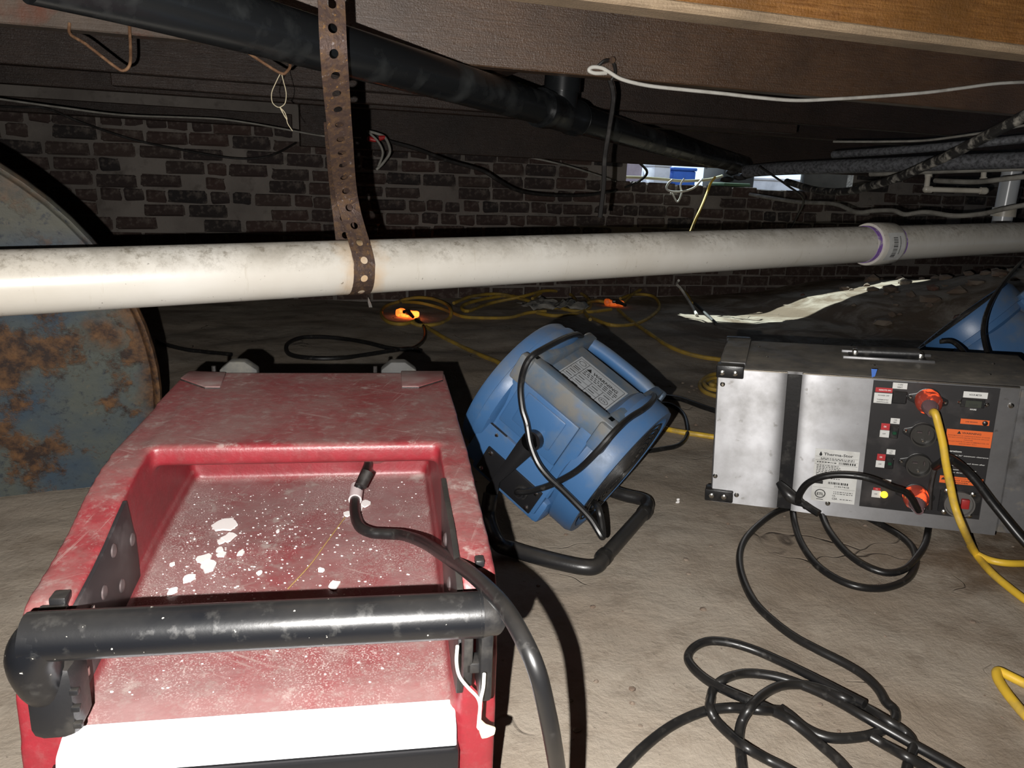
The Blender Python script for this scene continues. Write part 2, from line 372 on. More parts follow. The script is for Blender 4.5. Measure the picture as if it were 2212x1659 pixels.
def catmull(P, sub, closed=False):
    n = len(P); out = []
    for i in range(n if closed else n-1):
        p0 = P[(i-1) % n] if closed or i > 0 else P[i]*2-P[i+1]
        p1, p2 = P[i], P[(i+1) % n]
        p3 = P[(i+2) % n] if closed or i < n-2 else P[i+1]*2-P[i]
        for k in range(sub):
            t = k/sub
            out.append(.5*((2*p1)+(p2-p0)*t+(2*p0-5*p1+4*p2-p3)*t*t+(3*p1-p0-3*p2+p3)*t**3))
    if not closed: out.append(P[-1].copy())
    return out
def tag(o, label, cat, group=None, kind=None):
    o['label'] = label; o['category'] = cat
    if group: o['group'] = group
    if kind: o['kind'] = kind
    return o
def empty(name, mtx, label, cat, group=None):
    o = bpy.data.objects.new(name, None); o.empty_display_size = .05; COL.objects.link(o)
    o.matrix_world = mtx; return tag(o, label, cat, group)
def frame(o, x, y, z):
    m = Matrix((Vector(x), Vector(y), Vector(z))).transposed().to_4x4(); m.translation = Vector(o); return m
def struct(o): o['kind'] = 'structure'; return o
def copy_tree(o, parent=None):
    c = o.copy(); COL.objects.link(c)
    if parent is not None: c.parent = parent
    for ch in list(o.children): copy_tree(ch, c)
    return c
_txt = {}
def text_mesh(bm, s, O, ex, ey, size, align='LEFT', bold=0., width=None):
    """adds flat lettering to bm: O left baseline, ex/ey unit vectors"""
    cu = bpy.data.curves.new('t', 'FONT'); cu.body = s; cu.size = 1.0; cu.align_x = align; cu.resolution_u = 2; cu.offset = bold
    ob = bpy.data.objects.new('t', cu); COL.objects.link(ob)
    dg = bpy.context.evaluated_depsgraph_get(); me = bpy.data.meshes.new_from_object(ob.evaluated_get(dg))
    xs = [v.co.x for v in me.vertices] or [0, 1]
    kx = size if width is None else width/max(1e-6, max(xs)-min(xs))
    vv = [bm.verts.new(Vector(O)+Vector(ex)*v.co.x*kx+Vector(ey)*v.co.y*size) for v in me.vertices]
    for p in me.polygons:
        try: bm.faces.new([vv[i] for i in p.vertices])
        except ValueError: pass
    bpy.data.objects.remove(ob); bpy.data.curves.remove(cu); bpy.data.meshes.remove(me)
def cable(name, pts, r, m, label, cat='cable', group=None, n=8, sub=6, strands=None):
    mb = MB()
    for s_ in (strands or [pts]): mb.tube(s_, r, n, sub=sub)
    o = mb.build(name, m, origin=Vector((strands or [pts])[0][0])); return tag(o, label, cat, group)
# ---------------------------------------------------------------- structure
YAW = atan(.344); UU = Vector((cos(YAW), sin(YAW), 0)); VV = Vector((-sin(YAW), cos(YAW), 0)); ZZ = Vector((0, 0, 1))
B0 = Vector((0, 4.94, 0)); ZB = 1.01
BF = frame(B0, UU, VV, ZZ)
def bp(a, v, z): return B0+UU*a+VV*v+ZZ*z
def wallpt(px, py, v=0.0):
    p = onplane(px, py, bp(0, v, 0), VV); q = p-B0
    return q.dot(UU), p.z
# floor: height field, finer near the camera
xs = [i*.02-1.6 for i in range(116)]; xs = [-5, -4, -3.2, -2.6, -2.2, -1.9]+xs+[.74+.04*k for k in range(1, 72)]+[3.9, 4.6, 5.5]
ys = [-2.2, -1.4, -.8, -.3, 0, .2, .35]+[.45+.02*i for i in range(100)]+[2.46+.035*i for i in range(1, 85)]+[5.7, 6.1, 6.6, 7.2]
mb = MB(); V = [[mb.bm.verts.new((x, y, fz(x, y))) for x in xs] for y in ys]
for j in range(len(ys)-1):
    for i in range(len(xs)-1): mb.bm.faces.new((V[j][i], V[j][i+1], V[j+1][i+1], V[j+1][i]))
FLOOR = struct(mb.build('floor', M['dirt'], ang=80))
# lumps of dirt and brick in the bank on the right, pebbles on the floor
mb = MB(); rn = random.Random(3)
for k in range(210):
    x, y = rn.gauss(3.0, .55), rn.gauss(4.0, .75); s_ = rn.uniform(.012, .05)
    if y > 4.94+.344*x-.15 or y < 2.4: continue
    mb.lump((x, y, fz(x, y)+s_*.2), (s_*rn.uniform(.8, 1.6), s_, s_*.7), k)
o = mb.build('rubble', M['rubble'], FLOOR, 30); o['kind'] = 'stuff'
mb = MB()
for k in range(150):
    x, y = rn.uniform(-.1, 1.4), rn.uniform(.8, 3.2); s_ = rn.uniform(.0015, .006)
    mb.lump((x, y, fz(x, y)+s_*.3), (s_*1.3, s_, s_*.7), k+900, 1)
o = mb.build('pebbles', M['rubble'], FLOOR, 30); o['kind'] = 'stuff'
# back wall with a vent slot
A0, A1 = -5.2, 5.6
va0, va1 = wallpt(1352, 405)[0], wallpt(1842, 405)[0]; vz0, vz1 = .735, 1.12  # slot top raised out of view so the sun patch grows
WALL = None
mb = MB()
for a0, a1, z0, z1 in ((A0, va0, -.1, ZB+.3), (va1, A1, -.1, ZB+.3), (va0, va1, -.1, vz0), (va0, va1, vz1, ZB+.3)):
    mb.box(((a0+a1)/2, .037, (z0+z1)/2), (a1-a0, .06, z1-z0))
WALL = struct(mb.build('wall_back', M['mortar'])); WALL.matrix_world = BF
# bricks: shared meshes, every visible one its own part
def brick_me(l, seed):
    rn = random.Random(seed); bm = bmesh.new()
    b = MB(); b.bm.free(); b.bm = bm
    b.box((0, 0, 0), (l, .07, .062), bev=.009, seg=2)
    for v in bm.verts: v.co += Vector((rn.uniform(-.006, .006), rn.uniform(-.003, .003), rn.uniform(-.005, .005)))
    me = bpy.data.meshes.new('brick'); bm.to_mesh(me); bm.free(); me.materials.append(M['brick']); return me
STR = [brick_me(.198, k) for k in range(6)]; HDR = [brick_me(.094, 20+k) for k in range(4)]
cand = []; rn = random.Random(11)
for row in range(-1, 17):
    zc = .035+row*.0755; a = A0+.2+rn.uniform(0, .1); hdr = (row % 5 == 2)
    while a < A1-.2:
        h = rn.random() < (.85 if hdr else .16); l = .094 if h else .198
        me = rn.choice(HDR if h else STR); c = a+l/2
        rec = rn.random() < .08; flat = rn.random() < .07
        a += l+rn.uniform(.009, .026)
        if zc > ZB-.05: continue
        if c+l/2 > va0+.01 and c-l/2 < va1-.01 and zc+.031 > vz0+.012 and zc-.031 < vz1: continue
        if flat: continue
        cand.append((me, c, zc+rn.uniform(-.005, .005)+.006*sin(c*2.1), (.029 if not rec else .037)+rn.uniform(-.004, .004), rn.uniform(-.02, .02)))
vis = []; rest = []
for t in cand:
    p = bp(t[1], 0, t[2])-CO; d = p.dot(FW); px = CX+F*p.dot(CR)/d; py = CY-F*p.dot(CU)/d
    hid = 505 < py < 640 or py < 235
    (vis if (-60 < px < 2260 and not hid) else rest).append((abs(px-1000)+.3*abs(py-400), t))
vis.sort(key=lambda q: q[0])
rest += vis[300:]
for _, t in vis[:300]:
    o = bpy.data.objects.new('brick', t[0]); COL.objects.link(o); o.parent = WALL
    o.location = (t[1], t[3], t[2]); o.rotation_euler = (0, t[4], 0)
mb = MB()
for _, t in rest: mb.box((t[1], t[3], t[2]), (.198 if t[0] in STR else .094, .07, .062))
o = mb.build('hidden_bricks', M['brick'], WALL); o['kind'] = 'stuff'
# other walls, ceiling boards
def slab(name, a0, a1, v0, v1, z0, z1, m):
    o = struct(MB().box(((a0+a1)/2, (v0+v1)/2, (z0+z1)/2), (a1-a0, v1-v0, z1-z0)).build(name, m)); o.matrix_world = BF; return o
slab('wall_left', A0-.12, A0, -7, .1, -.1, ZB+.3, M['conc'])
slab('wall_right', A1, A1+.12, -7, .1, -.1, ZB+.3, M['conc'])
slab('wall_front', A0-.12, A1+.12, -7.12, -7, -.1, ZB+.3, M['conc'])
CEIL = slab('ceiling', A0-.12, A1+.12, -7.12, .14, ZB+.235, ZB+.3, M['soffit'])
for k in range(52):
    a = A0+.05+k*.208
    o = MB().box((a+.1, -3.5, ZB+.222), (.202, 7, .025), bev=.002, seg=1).build('subfloor_board', M['soffit'], CEIL)
# joists: rows along UU
def joist(v, th, m, z0=ZB, h=.215, a0=A0, a1=A1, name='floor_joist'):
    me = MB(); L = a1-a0; n = 40
    for i in range(1): me.box((0, 0, 0), (L, th, h), bev=.003, seg=1)
    o = me.build(name, m, CEIL); o.location = ((a0+a1)/2, v+th/2, z0+h/2); return o
joist(-3.56, .055, M['wood_orange'])
JP = MB().box((0, 0, 0), (A1-A0, .062, .016), bev=.003, seg=1).build('joist_edge_strip', M['wood_pale'], CEIL); JP.location = ((A0+A1)/2, -3.56+.030, ZB-.006)
joist(-2.70, .055, M['wood_dark'], a0=-1.62); joist(-2.70, .055, M['wood_left'], a0=A0, a1=-1.625)
joist(-1.86, .055, M['wood_far']); joist(-1.80, .05, M['wood_far'], ZB-.035, .1, -2.0, .6)
joist(-1.1, .055, M['wood_far'])
joist(-.60, .09, M['wood_far'], .850, .21, -1.35, A1, 'sill_beam'); joist(-.10, .11, M['wood_far'], .955, .07, A0, -1.36, 'sill_beam')  # first beam set off the wall to hide the raised slot top
joist(-4.25, .055, M['wood_far']); joist(-4.9, .055, M['wood_far']); joist(-5.5, .055, M['wood_far'])
for a in (-2.55, -.9):      # short blocking between two joists
    o = MB().box((0, 0, 0), (.05, .72, .19), bev=.003, seg=1).build('blocking', M['wood_far'], CEIL); o.location = (a, -2.25, ZB+.115)
# outside, seen through the vent slot
G = struct(MB().box((1.5, 3.2, .30), (9, 6, .3), bev=.01).build('ground', M['conc'])); G.matrix_world = BF
def outside(name, a, v, z, size, col, label, cat, bev=.01):
    mm = mat(name, col, .6, 0, [([x*.7 for x in col], 6, .45, .7)])
    mtx = BF.copy(); mtx.translation = bp(a, v, z)
    e = empty(name, mtx, label, cat)
    MB().box((0, 0, size[2]/2), size, bev=bev).build('body', mm, e)
    MB().box((0, 0, size[2]+.012), (size[0]*1.06, size[1]*1.06, .024), bev=.008).build('rim', mm, e)
    return e
outside('pink_fence_panel', 1.15, 1.5, .45, (.9, .05, .9), (.45, .34, .33), 'pinkish panel standing outside, seen through the left of the vent slot', 'panel')
outside('blue_bin', 1.62, .95, .45, (.20, .28, .40), (.05, .16, .62), 'bright blue bin outside, seen through the vent slot', 'bin')
outside('white_crate', 1.42, .9, .45, (.14, .2, .42), (.75, .75, .8), 'pale lilac crate outside, left of the blue bin beyond the vent', 'crate')
outside('white_tub', 2.78, 1.3, .45, (.75, .3, .36), (.82, .8, .82), 'white tub outside, seen through the right of the vent slot', 'tub')
outside('vent_blocker_right', 2.78, .5, .45, (.62, .05, .60), (.03, .026, .022), 'dark slab added outside to block the bright right end of the vent slot', 'blocker')  # made-up slab, added to cover the bright right end of the slot
outside('vent_blocker_mid', 2.02, .82, .45, (.28, .3, .46), (.03, .028, .025), 'dark block added outside to darken the middle of the vent slot', 'planter')  # made-up block, added to darken the middle of the slot
outside('green_sack', 1.86, .55, .45, (.22, .2, .30), (.03, .07, .025), 'small dark green sack outside, right of the blue bin', 'sack', .03)
# ---------------------------------------------------------------- white drain pipe and its hanger
PA, PB = Vector((-.888, 1.321, .536)), Vector((1.914, 2.995, .61))
pd = (PB-PA).normalized(); py_ = ZZ.cross(pd).normalized(); pz_ = pd.cross(py_)
P0 = PA-pd*.5; PL = 5.2
def pipe_x(px, py): # distance along the pipe seen at a pixel
    q = onplane(px, py, PA, py_); return (q-P0).dot(pd)
PIPE_STRAP = pipe_x(767, 578); PIPE_CPL = pipe_x(1893, 540)
M['pvc'] = pvc_mat()
e = empty('drain_pipe', frame(P0, pd, py_, pz_), 'stained white plastic drain pipe running across the whole crawl space', 'pipe')
def ringtube(mb, x0, x1, ro, ri, n=48, xs=None):
    xs = xs or [x0, x1]; prof = [(x, ro) for x in xs]+[(x1, ri), (x0, ri)]
    R = [[Vector((x, r*cos(2*pi*k/n), r*sin(2*pi*k/n))) for k in range(n)] for x, r in prof]
    return mb.loft(R, closed=True)
o = ringtube(MB(), 0, PIPE_CPL, .057, .052, xs=[i*PIPE_CPL/30 for i in range(31)]).build('pipe_length', M['pvc'], e)
o = ringtube(MB(), PIPE_CPL+.01, PL, .0565, .052, xs=[PIPE_CPL+.01+i*.2 for i in range(12)]+[PL]).build('pipe_length', M['pvc'], e)
mb = MB(); n = 48
prof = [(-.055, .0575), (-.055, .066), (-.051, .068), (.050, .068), (.055, .066), (.055, .0575)]
mb.loft([[Vector((PIPE_CPL+x, r*cos(2*pi*k/n), r*sin(2*pi*k/n))) for k in range(n)] for x, r in prof], closed=True)
cpl = mb.build('coupling', M['pvc'], e)
for x in (-.061, .063):
    o = ringtube(MB(), PIPE_CPL+x-.012*(1 if x < 0 else .8), PIPE_CPL+x+.010, .0585, .056).build('primer_band', M['purple'], e); o['label'] = 'purple primer band'
# curved barcode sticker on the coupling
def on_cpl(mb, x0, x1, t0, t1, r, n=8):
    R = [[Vector((PIPE_CPL+x, -r*cos(t0+(t1-t0)*k/n), r*sin(t0+(t1-t0)*k/n))) for k in range(n+1)] for x in (x0, x1)]
    A = [[mb.bm.verts.new(p) for p in q] for q in R]
    for k in range(n): mb.bm.faces.new((A[0][k], A[1][k], A[1][k+1], A[0][k+1]))
mb = MB(); on_cpl(mb, -.036, .044, -.75, .62, .0685); lab = mb.build('barcode_sticker', M['label_white'], cpl)
lab['label'] = 'white barcode sticker'
mb = MB(); t = -.55; rn = random.Random(5)
while t < .38:
    wd = rn.choice((.012, .02, .034)); on_cpl(mb, -.014, .008, t, t+wd, .0690, 2); t += wd+rn.choice((.012, .018, .03))
t = -.4
while t < .4: on_cpl(mb, .018, .023, t, t+.03, .0690, 2); t += .05
mb.build('barcode', M['ink'], cpl)
# perforated strap looped around the pipe
S0 = P0+pd*PIPE_STRAP
def strap_band(mb, pts, wdir, width, th, pitch=.0385, hole=.0078, start=.012):
    P = catmull([Vector(p) for p in pts], 10); L = [0]
    for i in range(1, len(P)): L.append(L[-1]+(P[i]-P[i-1]).length)
    def at(s):
        s = max(0, min(L[-1], s)); i = max(k for k in range(len(L)) if L[k] <= s+1e-9); i = min(i, len(P)-2)
        f = (s-L[i])/max(1e-9, L[i+1]-L[i]); p = P[i].lerp(P[i+1], f); t = (P[i+1]-P[i]).normalized()
        wv = (wdir-t*wdir.dot(t)).normalized(); return p, wv, t.cross(wv)
    s = start; n = 12; segs = []
    h2 = width/2
    while s < L[-1]-.001:
        s1 = min(s+pitch, L[-1]); segs.append((s, s1)); s = s1
    segs = [(0, start)]+segs
    for s0, s1 in segs:
        full = (s1-s0) > pitch*.9; c = (s0+s1)/2; hh = (s1-s0)/2
        for sgn in (1, -1):
            def pt(u, v):
                p, wv, nn = at(c+u); return p+wv*v+nn*(sgn*th/2)
            ac = atan2(h2, hh); angs = sorted(x % (2*pi) for x in (0, ac/2, ac, (ac+pi/2)/2, pi/2, (3*pi/2-ac)/2, pi-ac, pi-ac/2, pi, pi+ac/2, pi+ac, (pi+ac+1.5*pi)/2, 1.5*pi, (1.5*pi+2*pi-ac)/2, 2*pi-ac, 2*pi-ac/2)); n = len(angs)
            outer = []
            for a in angs:
                cu, sv = cos(a), sin(a); m = max(abs(cu)/hh, abs(sv)/h2); outer.append((cu/m, sv/m))
            if full:
                inner = [(hole*cos(a), hole*sin(a)) for a in angs]
                A = [mb.bm.verts.new(pt(*q)) for q in outer]; Bv = [mb.bm.verts.new(pt(*q)) for q in inner]
                for k in range(n): mb.bm.faces.new((A[k], A[(k+1) % n], Bv[(k+1) % n], Bv[k]))
            else:
                q = [mb.bm.verts.new(pt(u, v)) for u, v in ((hh, h2), (-hh, h2), (-hh, -h2), (hh, -h2))]; mb.bm.faces.new(q)
        if full:
            for k in range(n):
                q = []
                for sgn, kk in ((1, k), (1, k+1), (-1, k+1), (-1, k)):
                    a = angs[kk % n]; p, wv, nn = at(c+hole*cos(a)); q.append(mb.bm.verts.new(p+wv*hole*sin(a)+nn*(sgn*th/2)))
                mb.bm.faces.new(q)
        for sv in (1, -1):
            q = []
            for uu, sgn in ((-hh, 1), (hh, 1), (hh, -1), (-hh, -1)):
                p, wv, nn = at(c+uu); q.append(mb.bm.verts.new(p+wv*sv*h2+nn*(sgn*th/2)))
            mb.bm.faces.new(q)
    return mb
top = dep(716, 0, 1.52); topb = dep(712, -10, 1.56)
def around(a, r=.0585): return S0 - py_*(r*cos(a)) + pz_*(r*sin(a))
front = [dep(712, -95, 1.23), dep(716, 0, 1.245), dep(722, 130, 1.27), dep(735, 290, 1.42), dep(750, 430, around(.9).__sub__(CO).dot(FW)-.012),
         around(.55, .060), around(.0), around(-.6), around(-1.2), around(-1.9), around(-2.6), around(-3.14), around(-3.7, .060), dep(738, 440, 1.67), dep(731, 350, 1.55), dep(728, 300, 1.47), dep(726, 262, 1.415)]
mb = MB(); strap_band(mb, front, pd, .045, .0016)
bmesh.ops.remove_doubles(mb.bm, verts=mb.bm.verts, dist=.00005); bmesh.ops.recalc_face_normals(mb.bm, faces=mb.bm.faces)
o = mb.build('hanger_strap', M['rust'], origin=S0, ang=4); o.data.shade_flat(); tag(o, 'rusty perforated metal strap looped around the white drain pipe', 'strap')

# ---------------------------------------------------------------- black drain pipe
bpts = [dep(60, -75, .95), dep(278, -32, 1.02), dep(488, 24, 1.15), dep(740, 97, 1.40), dep(940, 157, 1.72), dep(1134, 217, 2.15), dep(1350, 285, 2.75), dep(1480, 324, 3.3), dep(1545, 339, 3.75), dep(1605, 350, 4.25)]
q0, q1 = bpts[0], bpts[7]; bd = (q1-q0).normalized()
e = empty('black_drain_pipe', frame(q0, *(lambda z: (z.orthogonal().normalized(), z.cross(z.orthogonal().normalized()), z))(bd)), 'thick glossy black plastic pipe slung below the joists', 'pipe')
Wi = e.matrix_world.inverted()
bl = [Wi @ p for p in bpts]
bl = [Vector((p.x*.35, p.y*.35, p.z)) for p in bl]
MB().tube(bl, .0445, 32, sub=6).build('pipe_length', M['abs'], e)
def along(f):
    P = catmull(bl, 12); i = min(int(f*(len(P)-1)), len(P)-2); return P[i], (P[i+1]-P[i]).normalized()
def blocal(px, d):   # nearest centreline point to a pixel column
    P = catmull(bl, 12); k = min(range(len(P)), key=lambda i: abs((lambda q: CX+F*((q-CO).dot(CR))/((q-CO).dot(FW)))(e.matrix_world @ P[i])-px))
    return P[k], (P[min(k+1, len(P)-1)]-P[max(0, k-1)]).normalized()
c, t = blocal(1212, 0)
mb = MB(); mb.rev(c-t*.13, c+t*.11, [(0, .0455), (0, .053), (.16, .053), (.20, .049), (.8, .049), (.84, .053), (1, .053), (1, .0455)], 32)
upl = (Wi.to_3x3() @ ZZ); upl = (upl-t*upl.dot(t)).normalized()
tee = mb.build('tee_fitting', M['abs'], e)
MB().rev(c, c+upl*.13, [(0, .047), (.45, .047), (.45, .053), (1, .053), (1, .045)], 28).build('tee_branch', M['abs'], tee)
MB().rev(c+upl*.12, c+upl*.24, [(0, .0445), (1, .0445)], 24).build('riser', M['abs'], e)
for s_ in (-.128, .108):
    MB().rev(c+t*(s_-.002), c+t*(s_+.006), [(0, .045), (0, .0535), (1, .0535), (1, .045)], 32).build('hub_ring', M['abs'], tee)
# faded print line along the pipe (unreadable specks)
mb = MB(); rn = random.Random(9); P = catmull(bl, 30)
camd = (Wi.to_3x3() @ -FW); side = None
for i in range(20, len(P)-90):
    t = (P[i+1]-P[i]).normalized(); n1 = (camd-t*camd.dot(t)).normalized(); n2 = upl-t*upl.dot(t); n2 = (n2-n1*n2.dot(n1)).normalized()
    for k in range(2):
        if rn.random() < .45: continue
        nn = (n1*.62+n2*(.78)).normalized(); w2 = t.cross(nn)
        p = P[i]+(P[i+1]-P[i])*(k/2)+nn*.0448+w2*(rn.choice((-.003, .003))); l = (P[i+1]-P[i]).length*.4
        mb.quad(p, p+t*l, p+t*l+w2*.0035, p+w2*.0035)
o = mb.build('print_line', M['yprint'], e); o['kind'] = 'stuff'; o['label'] = 'faded yellow print line'

# ---------------------------------------------------------------- hooks, wires and cables overhead
def jface(px, py, v): return onplane(px, py, bp(0, v, 0), VV)
def hook(pxs, v, label):
    o = cable('wire_hook', [jface(x, y, v-dv) for x, y, dv in pxs], .0032, M['rust_wire'], label, 'hook', 'bent wire hooks under the joists', 8, 5); return o
hook([(150, 50, .004), (152, 74, .012), (185, 95, .03), (250, 145, .05), (268, 152, .05), (280, 140, .05), (282, 110, .03), (279, 46, .004)], -2.70, 'bent rusty wire hook on the joist at the upper left, left of the other')
hook([(486, 92, .0), (510, 98, .02), (560, 130, .05), (606, 158, .06), (620, 154, .06), (627, 140, .05), (618, 120, .03), (612, 90, .004)], -2.70, 'bent rusty wire hook with a loop of string tied to it')
sp = [(606, 158), (596, 178), (587, 200), (588, 220), (597, 230), (606, 231), (616, 222), (618, 200), (612, 175), (608, 158)]
sp2 = [(604, 231), (612, 246), (620, 258), (615, 243), (606, 233)]
sp3 = [(606, 232), (614, 250), (619, 258), (622, 268), (632, 283)]
cable('string_loop', None, .0009, M['string'], 'thin pale string tied in a loop, hanging from the wire hook', 'string', n=5, strands=[[jface(x, y, -2.76) for x, y in q] for q in (sp, sp2, sp3)])
# white cable from a nail, upper right
wc = [jface(x, y, -2.74) for x, y in [(1310, 158), (1285, 158), (1272, 152), (1280, 145), (1300, 147), (1316, 156), (1345, 172), (1400, 185), (1480, 194), (1560, 202), (1640, 211), (1720, 217), (1800, 214), (1900, 208), (2000, 200), (2080, 190), (2160, 180), (2260, 176)]]
cable('white_cable', wc, .0048, M['white_cord'], 'white cable drooping from a nail along the joist to the right edge', n=10)
e = empty('nail_clip', frame(jface(1303, 146, -2.71), UU, VV, ZZ), 'small dark nail clip holding the white cable on the joist', 'clip')
MB().cyl((0, .01, .012), (0, -.05, .012), .0035, n=10).cyl((0, -.05, .012), (0, -.054, .012), .008, n=10).build('nail', M['rust'], e)
MB().tube([(-.03, -.028, -.004), (-.012, -.034, .012), (.012, -.03, .010), (.026, -.02, -.012), (.02, -.012, -.03)], .0042, 8).build('clip_wire', M['thin_black'], e)
cable('hanging_cable', [jface(x, y, -2.60) for x, y in [(1308, 160), (1318, 175), (1325, 205), (1322, 240), (1314, 290), (1306, 345), (1304, 400), (1296, 470)]], .0068, M['thin_black'], 'black cable hanging straight down from the nail clip', n=8)
# left side
cable('pale_cable', [dep(x, y, d) for x, y, d in [(-60, 205, 3.0), (0, 214, 3.05), (130, 232, 3.15), (260, 248, 3.3), (380, 253, 3.45), (470, 257, 3.55), (540, 266, 3.6), (620, 280, 3.65), (700, 294, 3.7), (780, 297, 3.75)]], .0042, M['gray_cord'], 'pale thin cable stretched below the joists on the left', n=8)
cable('slack_cable', [dep(x, y, d) for x, y, d in [(-40, 228, 3.7), (40, 231, 3.75), (100, 234, 3.8), (170, 262, 3.9), (250, 290, 3.95), (310, 307, 4.0), (400, 325, 4.05), (500, 341, 4.1), (560, 341, 4.15), (600, 330, 4.2), (640, 308, 4.3)]], .006, M['thin_black'], 'slack black cable drooping in front of the bricks on the left', n=8)
cable('drooping_cable', [dep(x, y, d) for x, y, d in [(800, 290, 3.7), (840, 305, 3.7), (900, 322, 3.72), (970, 348, 3.8), (1040, 368, 3.85), (1080, 392, 3.9), (1120, 412, 4.0), (1180, 421, 4.1), (1260, 422, 4.2), (1330, 412, 4.3)]], .009, M['thin_black'], 'thick dark cable sagging across the brick wall beside the strap', n=8)
cable('stapled_cable', [dep(x, y, d) for x, y, d in [(820, 305, 3.95), (900, 313, 4.0), (1000, 318, 4.05), (1100, 332, 4.15), (1200, 352, 4.2), (1270, 372, 4.3), (1330, 392, 4.4)]], .005, M['gray_cord'], 'thin grey cable just under the sill beam in the middle', n=6)
e = empty('wire_nut_joint', frame(dep(803, 298, 3.4), CR, -FW, CU), 'cable ends with red wire nuts hanging behind the strap', 'cable joint')
MB().tube([(-.02, 0, .03), (.02, 0, .02), (.06, 0, 0), (.08, 0, -.06), (.05, 0, -.11), (.02, 0, -.14)], .006, 8).tube([(-.01, .01, .02), (.03, .01, -.02), (.05, .01, -.07), (.03, .01, -.13)], .005, 8).build('cable_ends', M['gray_cord'], e)
for p, q in (((-.02, 0, 0), (.02, 0, -.012)), ((.03, 0, -.002), (.06, 0, .004))):
    MB().rev(p, q, [(0, .004), (.1, .012), (.8, .009), (1, .006)], 10).build('wire_nut', M['wirenut'], e)
# right side bundle of pipes and cables
def run(name, pts, r, m, label, cat='cable', n=10): return cable(name, [dep(*p) for p in pts], r, m, label, cat, None, n)
run('conduit', [(1612, 370, 3.95), (1700, 364, 3.7), (1900, 357, 3.3), (2060, 351, 3.05), (2260, 344, 2.8)], .030, M['galv_pipe'], 'thick grey steel conduit running to the vent on the right', 'pipe', 20)
run('upper_conduit', [(1800, 334, 3.5), (1950, 324, 3.2), (2080, 313, 3.0), (2260, 295, 2.8)], .016, M['galv_pipe'], 'thinner dusty conduit just above the grey steel one', 'pipe', 14)
run('lower_pipe', [(1880, 376, 3.4), (1990, 371, 3.2), (2100, 367, 3.05), (2260, 362, 2.85)], .011, M['gray_cord'], 'narrow beige pipe just below the grey steel conduit', 'pipe', 10)
run('stray_wire', [(1800, 306, 3.2), (1900, 306, 3.1), (1990, 304, 3.0), (2060, 296, 2.9), (2140, 284, 2.8), (2260, 262, 2.7)], .0045, M['gray_cord'], 'fine grey wire above the conduits at the right', 'cable', 6)
run('dusty_cable', [(1700, 392, 3.6), (1760, 410, 3.2), (1820, 414, 2.9), (1880, 402, 2.65), (1940, 384, 2.45), (2000, 358, 2.3), (2060, 331, 2.15), (2120, 300, 2.02), (2180, 268, 1.9), (2260, 226, 1.78)], .014, mat('dusty_black_sleeve', (.022, .021, .020), .55, 0, [((.32, .30, .26), 30, .50, .66, 8)], (70, .4, .002)), 'thick dust-flecked black cable slanting up to the right edge', n=14)
run('beige_cable', [(2020, 390, 3.3), (2060, 392, 3.2), (2110, 393, 3.1), (2160, 388, 3.0), (2260, 376, 2.9)], .010, M['gray_cord'], 'beige cable passing in front of the upright white pipe, upper one')
run('long_beige_cable', [(1620, 420, 4.6), (1720, 436, 4.2), (1800, 440, 3.9), (1850, 458, 3.7), (1890, 455, 3.6), (1930, 455, 3.5), (1955, 463, 3.45), (2000, 458, 3.4), (2060, 466, 3.3), (2120, 462, 3.2), (2170, 451, 3.1), (2260, 434, 3.0)], .010, M['gray_cord'], 'long wavy beige cable across the bricks at the right, lower one')
run('dark_wire', [(1640, 360, 3.6), (1700, 400, 3.7), (1735, 430, 3.9), (1720, 470, 4.1), (1690, 520, 4.2)], .005, M['thin_black'], 'thin black wire hanging below the vent on the right', n=6)
# white plumbing at the right
e = empty('plumbing_riser', frame(dep(2166, 470, 3.6), CR, -FW, CU), 'upright white plastic waste pipe with a collar at the far right', 'pipe')
rz = (Vector((CR.z, -FW.z, CU.z))).normalized()
MB().cyl(rz*-.16, rz*.21, .042, n=24).build('pipe_length', M['pvc_gray'], e)
MB().rev(rz*.005, rz*.045, [(0, .043), (0, .052), (1, .050), (1, .043)], 24).build('collar', M['pvc_far'], e)
MB().rev(rz*-.12, rz*-.06, [(0, .043), (0, .054), (1, .054), (1, .043)], 24).build('fitting', M['pvc_far'], e)
e = empty('water_line', frame(dep(2001, 409, 3.4), CR, -FW, CU), 'thin white water pipe with elbows against the bricks at the right', 'pipe')
MB().tube([(0, 0, 0), (.245, .02, -.012)], .0115, 12, smooth=False).build('pipe_length', M['pvc_far'], e)
MB().tube([(0, 0, 0), (.01, 0, .075)], .0115, 12, smooth=False).build('pipe_length', M['pvc_far'], e)
MB().tube([(.005, 0, .075), (-.07, .01, .085), (-.13, .02, .10)], .0115, 12, smooth=False).build('pipe_length', M['pvc_far'], e)
for c, d in (((0, 0, 0), (.022, 0, -.001)), ((.245, .02, -.012), (-.02, 0, .001)), ((.01, 0, .075), (0, 0, -.022))):
    MB().ball(c, .016).rev(c, Vector(c)+Vector(d), [(0, .0155), (1, .0155)], 14).build('elbow', M['pvc_far'], e)
e = empty('short_stub', frame(dep(2124, 380, 3.3), CR, -FW, CU), 'short white stub pipe hanging under the conduit by the upright pipe', 'pipe')
MB().cyl((0, 0, -.016), (.004, 0, .03), .011, n=12).cyl((0, 0, -.02), (.001, 0, -.008), .015, n=12).build('stub', M['pvc_far'], e)
